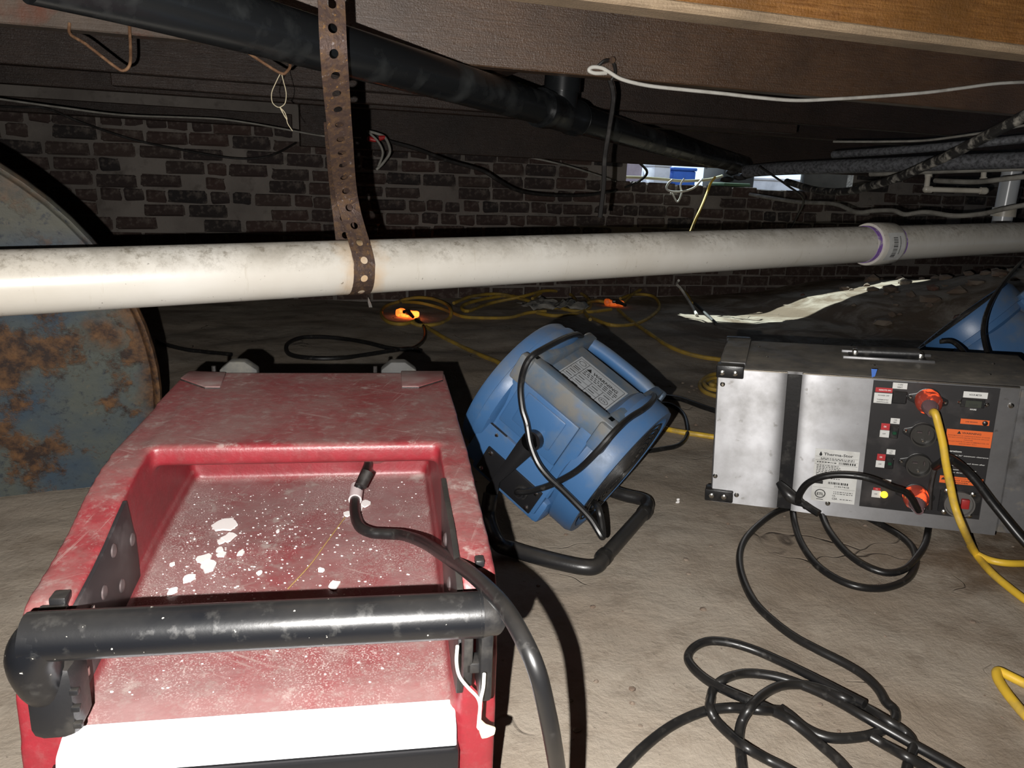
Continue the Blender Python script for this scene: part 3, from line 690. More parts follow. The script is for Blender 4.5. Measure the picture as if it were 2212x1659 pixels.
# things hanging in front of the vent
run('cord_ring', [(1453, 388, 5.0), (1443, 397, 5.0), (1440, 408, 5.0), (1452, 414, 5.0), (1478, 413, 5.0), (1500, 405, 5.0), (1512, 392, 5.0), (1516, 386, 5.05)], .007, M['white_cord'], 'white cord looped in a ring at the vent', 'cord')
run('white_drop_cord', [(1478, 386, 5.02), (1470, 400, 5.02), (1472, 418, 5.02), (1463, 436, 5.02), (1452, 418, 5.02), (1448, 419, 5.0)], .006, M['white_cord'], 'white cord end dangling below the ring at the vent', 'cord')
run('yellow_drop_cord', [(1545, 382, 4.9), (1535, 396, 4.9), (1528, 415, 4.9), (1516, 445, 4.8), (1500, 480, 4.7), (1480, 530, 4.6)], .008, M['yellow'], 'yellow cord slanting down from the vent', 'cord')
run('yellow_sill_cord', [(1300, 383, 5.05), (1370, 383, 5.06), (1430, 387, 5.1), (1475, 391, 5.15), (1530, 388, 5.2), (1560, 380, 5.3)], .009, mat('pale_yellow_cord', (.70, .66, .42), .5), 'pale yellow cord lying along the sill of the vent', 'cord')
run('black_vent_cable', [(1380, 350, 4.7), (1398, 372, 4.8), (1380, 392, 4.9), (1350, 405, 4.9)], .008, M['thin_black'], 'black cable crossing the left of the vent', n=6)
run('long_pale_wire', [(1395, 322, 4.2), (1440, 335, 4.3), (1480, 345, 4.4), (1520, 352, 4.5)], .004, M['white_cord'], 'pale wire running down along the black pipe to the vent', n=6)
MBx = MB()
for k, (x, y) in enumerate([(1580, 372), (1596, 384), (1610, 379), (1570, 388)]): MBx.lump(dep(x, y, 4.95), (.05, .03, .022), k, 1)
tag(MBx.build('debris_clump', M['thin_black'], origin=dep(1590, 380, 4.95)), 'dark clump of rags and wire caught in the middle of the vent', 'debris')
def apply_mods(o):
    dg = bpy.context.evaluated_depsgraph_get(); me = bpy.data.meshes.new_from_object(o.evaluated_get(dg))
    old = o.data; o.modifiers.clear(); o.data = me; bpy.data.meshes.remove(old); me.name = o.name
    me.shade_smooth(); return o
# ---------------------------------------------------------------- rusty drum
th, ph, DR = .42, -.12, .609
nn = Vector((sin(th)*cos(ph), -cos(th)*cos(ph), sin(ph))); da = ZZ.cross(nn).normalized(); db = nn.cross(da)
DC = Vector((-1.373, 1.477, .237)); DM = frame(DC, da, -nn, db)
DMi = DM.inverted()
DRUM_SPOTS = []
for (x, y, r) in ((225, 722, .032), (14, 770, .040)):
    q = DMi @ onplane(x, y, DC, nn); DRUM_SPOTS.append((q.x, q.z, r))
M['drum'] = drum_mat()
e = empty('steel_drum', DM, 'large rusty blue steel drum lying on its side at the left edge', 'drum')
MB().rev((0, .006, 0), (0, .016, 0), [(.9, .001), (.75, .22), (.4, .50), (0, DR-.016), (1, DR-.010)], 72).build('end_plate', M['drum'], e, 50)
MB().rev((0, 0, 0), (0, .03, 0), [(.6, DR-.016), (0, DR-.013), (-.25, DR-.006), (-.25, DR-.001), (.1, DR+.003), (.8, DR+.003), (1, DR-.003)], 72, caps=False).build('rim', M['drum'], e, 50)
MB().rev((0, .028, 0), (0, .5, 0), [(0, DR-.004), (.1, DR-.012), (.32, DR-.05), (.66, DR-.12), (1, DR-.2)], 64).build('shell', M['drum'], e, 50)

# ---------------------------------------------------------------- red dehumidifier, lying on its back
A = onz(400, 803, .38); e1 = Vector((.985, .173, 0)).normalized(); e2 = Vector((e1.y, -e1.x, 0)); W = .475
RM = frame((A.x, A.y, 0), e1, -e2, ZZ); RMi = RM.inverted()
def R3(s, t, z): return (s, -t, z)
def rb_t(px, py, t): return RMi @ onplane(px, py, RM @ Vector(R3(0, t, 0)), e2)
def rb_z(px, py, z): return RMi @ onz(px, py, z)
def rb_s(px, py, s): return RMi @ onplane(px, py, RM @ Vector(R3(s, 0, 0)), e1)
e = empty('dehumidifier', RM, 'dusty red plastic dehumidifier lying on its back in the foreground', 'dehumidifier'); RED = e
railL = [(0, .035), (0, .380), (.40, .376), (.46, .370), (.52, .357), (.575, .338), (.63, .327), (.69, .318), (.716, .295), (.735, .24), (.742, .15), (.742, .035)]
railR = [(0, .035), (0, .380), (.40, .377), (.46, .371), (.53, .363), (.60, .357), (.664, .352), (.715, .343), (.735, .316), (.745, .26), (.75, .16), (.75, .035)]
deck = [(0, .035), (0, .380), (.403, .379), (.403, .351), (.39, .346), (.20, .340), (.195, .245), (.43, .236), (.70, .203), (.738, .192), (.742, .15), (.742, .035)]
mb = MB()
def pr(poly, s0, s1): mb.prism(poly, (s0, 0, 0), (0, -1, 0), (0, 0, 1), (1, 0, 0), s1-s0)
pr(railL, 0, .047); pr(railR, W-.040, W); pr(deck, .042, W-.036)
# fillets where tray meets the walls
pr([(.2, .235), (.2, .262), (.43, .253), (.70, .219), (.735, .20), (.735, .15), (.2, .15)], .042, .052); pr([(.2, .235), (.2, .262), (.43, .253), (.70, .219), (.735, .20), (.735, .15), (.2, .15)], W-.046, W-.036)
body = mb.build('body', M['red'], e)
md = body.modifiers.new('r', 'REMESH'); md.mode = 'VOXEL'; md.voxel_size = .0042
sm = body.modifiers.new('s', 'SMOOTH'); sm.iterations = 14; sm.factor = .5
apply_mods(body)
# corner caps with dark seams at the rear
for pl in ([(390, 818), (443, 837), (476, 837), (488, 806), (410, 803)], [(868, 836), (905, 836), (957, 820), (958, 803), (866, 803)]):
    q = [rb_z(x, y, .3815) for x, y in pl]
    c = MB().prism([(p.x, p.y) for p in q], (0, 0, .374), (1, 0, 0), (0, 1, 0), (0, 0, 1), .0095, bev=.0015).build('corner_cap', M['red_clean'], e)
    MB().prism([(p.x+(p.x-q[0].x)*.0, p.y-.0016) for p in q], (0, 0, .374), (1, 0, 0), (0, 1, 0), (0, 0, 1), .0075).build('seam', M['thin_black'], c)
for px in (512, 862):
    q = rb_t(px, 800, 0)
    f = MB().prism([(-.034, 0), (-.015, .016), (.012, .016), (.034, 0), (.034, -.08), (-.034, -.08)], (q.x, .012, .380), (1, 0, 0), (0, 0, 1), (0, 1, 0), .03, bev=.003).build('rear_foot', M['foot'], e)
    f['label'] = 'grey rubber rear foot'
    MB().cyl((q.x-.045, .02, .374), (q.x-.045, .02, .386), .004, n=8).build('foot_bolt', M['thin_black'], f)
# handle
ht, hz = .782, .335
MB().tube([R3(.046, .752, .258), R3(.042, .768, .284), R3(.043, ht-.002, .314), R3(.054, ht, hz-.003), R3(.075, ht, hz), R3(.45, ht+.008, hz+.004)], .0222, 24).build('handle_bar', M['handle'], e)
MB().tube([R3(.447, ht+.008, hz+.004), R3(.457, ht+.008, hz+.004), R3(.466, ht+.006, hz+.001)], lambda f: .0222-.003*f, 24).build('handle_end_cap', M['black'], e)
arm = MB().box(R3(.050, .754, .258), (.046, .050, .080), bev=.014).box(R3(.050, .735, .292), (.02, .06, .03), bev=.004).build('handle_arm', M['black'], e)
for i in range(3): MB().box(R3(.072, .775, .235+.018*i), (.008, .006, .006), bev=.001).build('arm_rib', M['black'], arm)
arm2 = MB().box(R3(.4385, .770, .296), (.010, .03, .085), bev=.003).box(R3(.456, .772, .290), (.013, .04, .10), bev=.004).box(R3(.447, .762, .33), (.028, .03, .014), bev=.003).box(R3(.446, .775, .275), (.02, .02, .012), bev=.002).build('handle_arm', M['black'], e)
# bracket plates on the inner faces of the rails
plateL = [(.525, .354), (.56, .345), (.60, .333), (.64, .324), (.70, .314), (.74, .29), (.755, .255), (.755, .225), (.70, .216), (.60, .226), (.50, .238), (.505, .29)]
pp = MB().prism(plateL, (.0465, 0, 0), (0, -1, 0), (0, 0, 1), (1, 0, 0), .005, bev=.0012).build('bracket_plate', M['plate'], e)
for t, z in ((.585, .318), (.625, .288), (.655, .250), (.57, .265), (.69, .255), (.52, .30)):
    MB().rev(R3(.0515, t, z), R3(.0545, t, z), [(0, .0085), (.5, .0075), (1, .003)], 14).build('rivet', M['rivet'], pp)
for t, z in ((.67, .29), (.70, .237)): MB().box(R3(.053, t, z), (.004, .016, .010), bev=.001).build('slot_clip', M['chrome'], pp)
plateR = [(.505, .366), (.56, .361), (.64, .358), (.70, .350), (.745, .33), (.765, .28), (.755, .225), (.70, .216), (.62, .226), (.54, .28)]
pp = MB().prism(plateR, (W-.0445, 0, 0), (0, -1, 0), (0, 0, 1), (1, 0, 0), .007, bev=.0012).build('bracket_plate', M['black'], e)
for t, z in ((.60, .325), (.66, .30), (.69, .26)): MB().rev(R3(W-.0445, t, z), R3(W-.048, t, z), [(0, .0085), (.5, .0075), (1, .003)], 14).build('rivet', M['rivet'], pp)
MB().box(R3(.034, .690, .318), (.016, .018, .014), bev=.002).box(R3(.032, .704, .314), (.026, .010, .010), bev=.002).build('latch', M['black'], e)
MB().box(R3(.458, .70, .347), (.010, .014, .010), bev=.002).build('latch', M['black'], e)
# cord grommet, tape strip, black panel
MB().rev(R3(.345, .198, .300), R3(.345, .207, .300), [(0, .030), (.5, .029), (1, .022)], 24).build('cord_grommet', M['red_clean'], e)
ts = MB().prism([(.728, .190), (.728, .1985), (.7535, .1865), (.757, .184), (.7625, .1665), (.757, .164)], (.040, 0, 0), (0, -1, 0), (0, 0, 1), (1, 0, 0), .392, bev=.0015).build('white_strip', M['white_tape'], e)
ts['label'] = 'white plastic strip'
MB().box(R3(.236, .7570, .1845), (.388, .0012, .0012)).build('strip_groove', M['clear'], ts)
MB().box(R3(.232, .752, .094), (.405, .03, .142), bev=.004).build('front_panel', M['black_clean'], e)
# white wire tie with a cream tag
tp = lambda l, t: [rb_t(x, y, t) for x, y in l]
MB().tube(tp([(988, 1395), (986, 1430), (992, 1460), (1010, 1484), (1030, 1505), (1037, 1525), (1035, 1548), (1033, 1572)], .805), .0017, 6).tube(tp([(1046, 1455), (1044, 1485), (1038, 1515), (1036, 1548), (1035, 1575)], .806), .0017, 6).build('wire_tie', M['white_cord'], e)
q = tp([(1036, 1552), (1050, 1565), (1071, 1572), (1068, 1585), (1052, 1592), (1040, 1594), (1035, 1580)], .806)
MB().prism([(p.x, p.z) for p in q], (0, q[0].y-.002, 0), (1, 0, 0), (0, 0, 1), (0, 1, 0), .004, bev=.0012).build('tie_tag', M['tag'], e)
# power cord of the dehumidifier
def rw(p): return RMi @ p
pc = [rb_t(797, 985, .19), rb_t(796, 1002, .205), onz(785, 1030, .283), onz(770, 1065, .262), onz(766, 1100, .258), onz(775, 1135, .256), onz(800, 1150, .256), onz(830, 1153, .257), onz(870, 1156, .262), onz(915, 1172, .285), onz(960, 1200, .315), onz(1005, 1230, .355), onz(1050, 1268, .375), onz(1092, 1315, .385), onz(1130, 1380, .380), onz(1160, 1450, .362), onz(1180, 1530, .325), onz(1194, 1600, .285), onz(1206, 1680, .225), onz(1218, 1800, .13)]
pc = [pc[0], pc[1]]+[rw(p) for p in pc[2:]]
MB().tube(pc, .0078, 14).build('power_cord', M['cord'], e)
MB().tube([rw(onz(771, 1052, .265)), rw(onz(767, 1080, .259))], .0102, 14).build('cord_clamp', M['clear'], e)
MB().tube([rw(onz(795, 1020, .292)), rw(onz(780, 1050, .275))], .0092, 12).build('cord_tie', M['thin_black'], e)
# plaster chips lying in the tray
def tray_z(t): return .245-(t-.195)/.235*.009 if t < .43 else .236-(t-.43)/.27*.033
chips = [(487, 1135, 26), (495, 1163, 16), (477, 1172, 8), (480, 1200, 10), (452, 1225, 18), (440, 1210, 14), (474, 1190, 8), (520, 1197, 9), (410, 1252, 14), (373, 1280, 11), (372, 1222, 6), (770, 1098, 18), (790, 1090, 14), (752, 1112, 12), (722, 1267, 13), (693, 1234, 7), (600, 1150, 5), (560, 1240, 6)]
CHIP = ['largest white plaster chip in the red tray, farthest back on the left', 'white chip touching the front of the largest plaster chip in the tray', 'small white chip just left of the middle of the chip row behind the handle', 'white chip in the middle of the left row of chips in the tray', 'broad white chip nearer the handle, second largest on the left side', 'white chip touching the left of the second largest plaster chip', 'tiny white chip just below the largest plaster chip', 'white chip standing alone right of the left chip row', 'white chip close behind the handle, left of the row', 'leftmost white chip close behind the black handle', 'tiny white chip beside the left wall of the red tray', 'largest white chip right beside the power cord clamp', 'white chip just right of the power cord clamp', 'white chip just in front of the power cord clamp', 'flat white chip at the shadow of the handle, right of the tray middle', 'small white chip in the right middle of the tray', 'tiny white chip alone in the centre of the tray', 'tiny white chip behind the middle of the handle']
for k, (x, y, sz) in enumerate(chips):
    z = .235
    for _ in range(4):
        p = rb_z(x, y, z); z = tray_z(-p.y)
    r_ = sz*.95/F*1.12; rn = random.Random(k)
    poly = [(r_*rn.uniform(.6, 1.2)*cos(a), 1.45*r_*rn.uniform(.6, 1.2)*sin(a)) for a in [i*2*pi/9 for i in range(9)]]
    c = RM @ p
    o = MB().prism(poly, (c.x, c.y, z+.0008), (1, 0, 0), (0, 1, 0), (0, 0, 1), .0022).build('plaster_chip', M['chip'], origin=c)
    tag(o, CHIP[k], 'debris', 'plaster chips in the red tray')
mb = MB(); rn = random.Random(8)
for k in range(1100):
    s_ = rn.gauss(.15, .09) if k % 3 else rn.uniform(.06, .42); t = rn.gauss(.44, .09) if k % 3 else rn.uniform(.22, .70)
    if not (.056 < s_ < .425 and .22 < t < .70): continue
    q = RM @ Vector(R3(s_, t, tray_z(t))); r_ = .0003+.0014*rn.random()**2.5
    mb.lump(q, (r_*1.3, r_, r_*.7), k, 1)
o = mb.build('plaster_crumbs', M['chip']); tag(o, 'scattered white plaster crumbs in the red tray', 'debris', kind='stuff')
p0 = [onz(x, y, z) for x, y, z in ((745, 1118, .244), (705, 1172, .239), (670, 1220, .234), (622, 1272, .228))]
cable('straw', p0, .0009, mat('dry_straw', (.32, .20, .07), .8), 'thin brown straw lying across the red tray', 'straw', n=5)

# ---------------------------------------------------------------- blue air mover
fa, ft, fn = [(CR*v[0]+CU*v[1]-FW*v[2]).normalized() for v in ((.732, -.623, .276), (.495, .208, -.843), (.468, .754, .460))]
fn = fa.cross(ft).normalized(); ft = fn.cross(fa)
FC = dep(1225, 922, 1.68); FM = frame(FC, fa, ft, fn); FMi = FM.inverted()
def fp(px, py, t): return FMi @ onplane(px, py, FM @ Vector((0, t, 0)), ft)
def fpa(px, py, n_): return FMi @ onplane(px, py, FM @ Vector((0, 0, n_)), fn)
def superell(a, hy, hz, p=5, n=48):
    out = []
    for k in range(n):
        c, s_ = cos(2*pi*k/n), sin(2*pi*k/n); m = (abs(c)**p+abs(s_)**p)**(-1/p); out.append(Vector((a, hy*c*m, hz*s_*m-.012)))
    return out
def build_fan(label):
    e = empty('air_mover', FM, label, 'fan')
    mb = MB()
    mb.loft([superell(-.125, .120, .108, 2.2), superell(-.118, .138, .114, 3), superell(-.095, .147, .118, 4.5), superell(.055, .147, .118, 4.5), superell(.075, .143, .118, 3.2), superell(.10, .140, .120, 2.3)])
    body = mb.build('housing', M['blue'], e, 40)
    # raised and recessed panels moulded in the near side
    for (c, sz, mm) in (((-.02, -.148, .045), (.150, .010, .105), 'blue'), ((-.02, -.1525, .050), (.10, .006, .075), 'blue'), ((.07, -.146, .02), (.03, .016, .19), 'blue'), ((-.105, -.142, .02), (.022, .012, .19), 'blue'), ((-.02, -.148, -.075), (.20, .014, .10), 'blue')):
        MB().box(c, sz, bev=.004).build('moulded_panel', M[mm], body)
    MB().box((.0, -.02, -.115), (.19, .26, .06), bev=.012).build('base_block', M['blue'], body)
    # end rings
    def ring(name, prof, ax0, ax1): return MB().rev((ax0, 0, 0), (ax1, 0, 0), prof, 64, caps=False).build(name, M['blue'], e, 35)
    ring('inlet_ring', [(1, .125), (1.0, .150), (.86, .166), (.62, .171), (.5, .171), (.46, .165), (.12, .165), (0, .160), (-.1, .13)], -.16, -.10)
    rg = ring('outlet_ring', [(-.15, .120), (0, .148), (.10, .158), (.32, .160), (.34, .168), (.86, .168), (1, .163), (1, .148), (.80, .140), (0.2, .12), (.2, .001)], .070, .152)
    g = MB()
    for k, r_ in enumerate([.018+.0125*i for i in range(10)]):
        g.tube([Vector((.150-.012*(1-r_/.14)**0*0+.006*(1-(r_/.14)**2), r_*cos(2*pi*i/36), r_*sin(2*pi*i/36))) for i in range(36)], .0016, 5, closed=True, smooth=False)
    for k in range(8):
        a = 2*pi*k/8; g.tube([(.156, .012*cos(a), .012*sin(a)), (.146, .148*cos(a), .148*sin(a))], .002, 5, smooth=False)
    g.build('grille', M['black'], e)
    MB().rev((.09, 0, 0), (.155, 0, 0), [(0, .05), (.8, .05), (1, .03)], 24).build('motor_hub', M['black'], e)
    fb = MB()
    for k in range(5):
        a = 2*pi*k/5; d1, d2 = Vector((0, cos(a), sin(a))), Vector((0, -sin(a), cos(a)))
        P = [Vector((.115, 0, 0))+d1*.045-d2*.02, Vector((.14, 0, 0))+d1*.045+d2*.02, Vector((.14, 0, 0))+d1*.128+d2*.045, Vector((.112, 0, 0))+d1*.128-d2*.03]
        fb.loft([[p for p in P], [p+Vector((.003, 0, 0)) for p in P]])
    fb.build('fan_blades', M['black'], e)
    # carry handle frame, dust coated
    h = MB()
    h.box((0, -.135, .122), (.226, .040, .052), bev=.010)
    h.box((-.100, 0, .120), (.026, .30, .056), bev=.008); h.box((.092, 0, .120), (.026, .30, .056), bev=.008)
    h.box((-.004, .128, .100), (.20, .05, .03), bev=.006)
    h.box((-.108, .147, .118), (.022, .03, .05), bev=.006); h.box((.100, .147, .118), (.022, .03, .05), bev=.006)
    h.box((-.108, -.15, .118), (.03, .024, .06), bev=.006); h.box((.100, -.15, .112), (.036, .024, .062), bev=.006)
    fr = h.build('handle_frame', M['bluegray'], e, 40); fr['label'] = 'dust-coated grey-blue handle frame'
    MB().tube([(-.098, .133, .129), (-.05, .135, .133), (.05, .135, .133), (.09, .133, .129)], .0165, 16).build('handle_grip', M['blue'], e)
    rot = Matrix.Rotation(radians(11), 3, 'X')
    MB().box((-.004, -.022, .118), (.168, .185, .014), rot=rot, bev=.003).build('handle_well', M['bluegray'], fr)
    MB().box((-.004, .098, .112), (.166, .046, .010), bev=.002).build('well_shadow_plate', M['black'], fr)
    MB().tube([(-.07, .085, .116), (0, .10, .118), (.07, .09, .116)], .005, 8).tube([(-.08, .105, .117), (0, .082, .119), (.075, .108, .116)], .005, 8).build('cord_in_well', M['cord'], fr)
    # label with lettering
    def L(u, v, h_=0): return rot @ Vector((u, v, .0072+h_)) + Vector((-.004, -.022, .118))
    ex, ey = rot @ Vector((1, 0, 0)), rot @ Vector((0, 1, 0))
    lb = MB().box(L(.000, .004, .0004), (.128, .108, .0008), rot=rot).build('warning_label', M['label_gray'], e); lb['label'] = 'grey warning label'
    t = MB(); o_ = lambda u, v: L(u, v, .0014)
    text_mesh(t.bm, 'WARNING', o_(-.016, .030), ex, ey, .013, bold=.02, width=.066)
    t.bm.faces.new([t.bm.verts.new(o_(*q)) for q in ((-.033, .029), (-.019, .029), (-.026, .041))])
    def line(u0, v0, u1, v1, w_=.0011):
        d = Vector((u1-u0, v1-v0)); d.normalize(); nx, ny = -d.y*w_/2, d.x*w_/2
        t.bm.faces.new([t.bm.verts.new(o_(*q)) for q in ((u0+nx, v0+ny), (u1+nx, v1+ny), (u1-nx, v1-ny), (u0-nx, v0-ny))])
    for u0, v0, u1, v1 in ((-.060, .050, .060, .050), (-.060, -.042, .060, -.042), (-.060, -.042, -.060, .050), (.060, -.042, .060, .050), (-.036, -.042, -.036, .05), (-.060, .024, -.036, .024), (-.06, .004, .06, .004), (-.06, -.012, .03, -.012), (-.06, -.027, .03, -.027), (.03, -.042, .03, .004), (0, -.042, 0, .004)): line(u0, v0, u1, v1)
    rn = random.Random(4)
    for v in (.024, .018, .012):
        u = -.032
        while u < .052:
            l = rn.uniform(.004, .011); line(u, v, min(u+l, .056), v, .0024); u += l+.003
    for (u0, v) in ((-.056, .016), (-.056, .010), (-.056, -.004), (-.032, -.004), (-.056, -.02), (-.030, -.02), (.004, -.004), (.004, -.02), (.006, -.035), (-.03, -.035), (-.055, -.035), (.035, -.003), (.035, -.037)): line(u0, v, u0+.016, v, .0024)
    n = 20
    for cu_, cv, r_ in ((-.048, .038, .008), (.045, -.020, .0105)):
        for k in range(n): line(cu_+r_*cos(2*pi*k/n), cv+r_*.8*sin(2*pi*k/n), cu_+r_*cos(2*pi*(k+1)/n), cv+r_*.8*sin(2*pi*(k+1)/n), .0013)
    text_mesh(t.bm, 'ETL', o_(.0385, -.0225), ex, ey, .0075, bold=.02, width=.013)
    t.build('lettering', M['ink'], lb)
    # black switch plates
    pl = MB().box((-.004, -.1565, -.098), (.150, .006, .060), bev=.002).build('switch_plate', M['black_clean'], e)
    for x in (-.066, .060):
        for z in (-.120, -.077): MB().rev((x, -.1595, z), (x, -.1625, z), [(0, .0055), (.6, .005), (1, .002)], 12).build('plate_screw', M['chrome'], pl)
    MB().rev((.034, -.158, -.098), (.034, -.172, -.098), [(0, .016), (.4, .015), (.5, .011), (1, .010)], 18).build('cord_grommet', M['black'], pl)
    p2 = MB().box((-.090, -.151, -.062), (.065, .006, .075), bev=.002).build('switch_plate', M['black_clean'], e)
    MB().rev((-.078, -.154, -.038), (-.078, -.157, -.038), [(0, .0055), (1, .003)], 12).build('plate_screw', M['chrome'], p2)
    MB().box((-.150, 0, -.10), (.012, .1, .03), bev=.004).build('side_tab', M['blue'], e)
    # pivot bracket and tube stand
    bk = MB(); q = [fp(x, y, -.168) for x, y in ((1048, 1080), (1052, 1050), (1068, 1030), (1119, 955), (1135, 934), (1148, 930), (1160, 940), (1164, 962), (1150, 982), (1119, 1009), (1080, 1042), (1072, 1080))]
    bk.prism([(p.x, p.z) for p in q], (0, -.172, 0), (1, 0, 0), (0, 0, 1), (0, 1, 0), .007, bev=.0015)
    p = fp(1150, 952, -.165); bk.cyl((p.x, -.140, p.z), (p.x, -.172, p.z), .021, n=24)
    bk.build('pivot_bracket', M['black_clean'], e)
    return e
fan = build_fan('blue axial air mover tilted on its black tube stand beside the red dehumidifier')
np_ = FM @ fp(1060, 1066, -.172); fpv = FM @ Vector((-.03, .165, -.06))
z = .017
st = [np_, np_.lerp(onz(1070, 1170, z), .5)+Vector((-.01, 0, 0)), onz(1075, 1172, z+.02), onz(1105, 1186, z), onz(1160, 1203, z), onz(1225, 1219, z), onz(1268, 1226, z), onz(1290, 1222, z), onz(1305, 1204, z), onz(1340, 1165, z), onz(1378, 1122, z), onz(1396, 1100, z), onz(1398, 1086, z), onz(1385, 1078, z), onz(1350, 1070, z), onz(1315, 1058, z+.005), onz(1285, 1040, .05), fpv]
so_ = MB().tube([FMi @ p for p in st], .0155, 16).build('tube_stand', M['black'], fan); so_['label'] = 'black bent tube stand'
MB().rev(FMi @ onz(1299, 1210, z), FMi @ onz(1309, 1198, z), [(0, .0155), (.2, .018), (.8, .018), (1, .0155)], 16).build('rubber_sleeve', M['cord'], so_)
MB().rev(FMi @ onz(1388, 1112, z), FMi @ onz(1396, 1101, z), [(0, .0155), (.2, .018), (.8, .018), (1, .0155)], 16).build('rubber_sleeve', M['cord'], so_)
# second fan behind the heater: a copy with its own pose
a2 = (CR*-.60+CU*.78+FW*.22).normalized(); n2 = (CR*.78+CU*.61+FW*.03); n2 = (n2-a2*n2.dot(a2)).normalized(); t2 = n2.cross(a2)
f2 = copy_tree(fan); f2.matrix_world = frame(dep(2150, 765, 2.42), a2, t2, n2)
f2['label'] = 'second blue air mover, half hidden behind the metal heater at the right edge'
def drop(o):
    for c in list(o.children): drop(c)
    bpy.data.objects.remove(o)
for c in list(f2.children):
    if c.name.split('.')[0] in ('tube_stand', 'warning_label'): drop(c)
# cords of the first fan
def FWp(p): return FM @ Vector(p)
c1 = [FWp((-.10, .16, .10)), FWp((-.112, .06, .158))]+[FWp(fp(x, y, t)) for x, y, t in ((1168, 757, -.135), (1139, 782, -.168), (1125, 830, -.168), (1128, 880, -.17), (1138, 915, -.172), (1146, 960, -.178), (1162, 1000, -.18), (1185, 1030, -.182), (1215, 1058, -.185), (1245, 1088, -.19), (1275, 1120, -.195), (1292, 1146, -.20), (1301, 1160, -.20), (1302, 1150, -.19), (1298, 1120, -.175), (1291, 1094, -.16), (1282, 1085, -.10))]
MB().tube([FMi @ p for p in c1], .0066, 10).build('power_cord', M['cord'], fan)
c2 = [Vector((.034, -.170, -.098))]+[fp(x, y, t) for x, y, t in ((1118, 1063, -.182), (1140, 1062, -.18), (1175, 1053, -.178), (1210, 1038, -.176), (1250, 1014, -.178), (1290, 975, -.178), (1330, 930, -.155))]
c2 += [fpa(x, y, n_) for x, y, n_ in ((1360, 903, .155), (1390, 884, .165), (1408, 868, .165), (1412, 856, .15), (1402, 850, .12))]
MB().tube(c2, .0066, 10).build('power_cord', M['cord'], fan)
# ---------------------------------------------------------------- metal heater box
h1, h2, h3 = Vector((.9455, -.3215, .0526)), Vector((.3189, .9464, .0518)), Vector((-.0664, -.0322, .9973))
HO = Vector((.4959, 1.7569, .012)); HM = frame(HO, h1, h2, h3); HMi = HM.inverted()
def hp(px, py, y=0.0): return HMi @ onplane(px, py, HM @ Vector((0, y, 0)), h2)
def zA(x, y): return 1860+x/5.028, 800+y/5.028      # (measuring frame of the control panel)
e = empty('space_heater', HM, 'dusty metal electric heater box with a black control panel, glowing orange plugs', 'heater')
HW, HH, HD = .665, .334, .275
b = MB(); b.box((HW/2, HD/2, HH/2+.001), (HW, HD, HH), bev=.004)
b.build('casing', M['galv'], e)
P1 = hp(1705, 794); P1b = hp(1676, 1092); P2 = hp(1735, 789); P2b = hp(1709, 1088); P3 = hp(2204, 829)
x1 = (P1.x+P1b.x)/2; x2 = (P2.x+P2b.x)/2; x3 = P3.x
def slabp(name, xa, xb, za, zb, th, m, par, y0=0.0, bev=.0008): return MB().box(((xa+xb)/2, y0-th/2, (za+zb)/2), (xb-xa, th, zb-za), bev=bev, seg=1).build(name, m, par)
def bowed(xa, xb, za, zb, side):
    N = 24; k = [i/N for i in range(N+1)]; xs_ = [xa+(xb-xa)*((t**1.8) if side < 0 else 1-(1-t)**1.8) for t in k]
    ring = lambda z: [Vector((x, -.004+.0034*exp(-abs(x-(xa if side < 0 else xb))/.016), z)) for x in xs_]+[Vector((xb, 0, z)), Vector((xa, 0, z))]
    return MB().loft([ring(za), ring(zb)]).build('front_panel', M['alu'], e, 50)
a1_ = bowed(.004, x1, -.004, HH-.002, 1)
slabp('black_strip', x1, x2, -.002, HH-.006, .002, M['black'], e)
a2_ = bowed(x2, x3, -.006, HH-.002, -1)
slabp('end_panel', x3+.003, HW-.002, .002, HH-.006, .003, M['galv'], e)
# bright folded lips along the top of the panels
slabp('folded_lip', .05, x1, HH-.004, HH, .0055, M['chrome'], a1_); slabp('folded_lip', x2, x3, HH-.004, HH, .0055, M['chrome'], a2_)
def screw(par, px, py, r=.0058, y=-.004):
    q = hp(px, py, y); MB().rev((q.x, y, q.z), (q.x, y-.004, q.z), [(0, r), (.5, r*.95), (1, r*.45)], 12).build('screw', M['chrome'], par)
for p in ((1561, 830), (1545, 1028), (1591, 1069)): screw(a1_, *p)
for p in ((2184, 876), (1788, 1087)): screw(a2_, *p)
# corner bumpers
def bumper(c, sz, scr):
    o = MB().box(c, sz, bev=.003).build('corner_bumper', M['black'], e)
    for x, z in scr: MB().rev((x, c[1]-sz[1]/2, z), (x, c[1]-sz[1]/2-.004, z), [(0, .0062), (.6, .006), (1, .0025)], 12).build('bumper_screw', M['chrome'], o)
    return o
q0, q1 = hp(1549, 780), hp(1607, 806); bt = bumper(((q0.x+q1.x)/2, .008, HH-.009), (q1.x-q0.x, .034, .030), [(q0.x+.013, HH-.011), (q0.x+.042, HH-.011)])
MB().box(((q0.x+q1.x)/2+.004, .145, HH+.003), (q1.x-q0.x-.004, .25, .010), bev=.003).build('corner_strap', M['galv'], e)
MB().box(((q0.x+q1.x)/2, .268, HH-.006), (q1.x-q0.x, .03, .030), bev=.003).build('corner_bumper', M['black'], e)
q0, q1 = hp(1524, 1053), hp(1583, 1082); bumper(((q0.x+q1.x)/2, .004, (q0.z+q1.z)/2), (q1.x-q0.x, .034, .030), [(q0.x+.016, (q0.z+q1.z)/2), (q0.x+.045, (q0.z+q1.z)/2)])
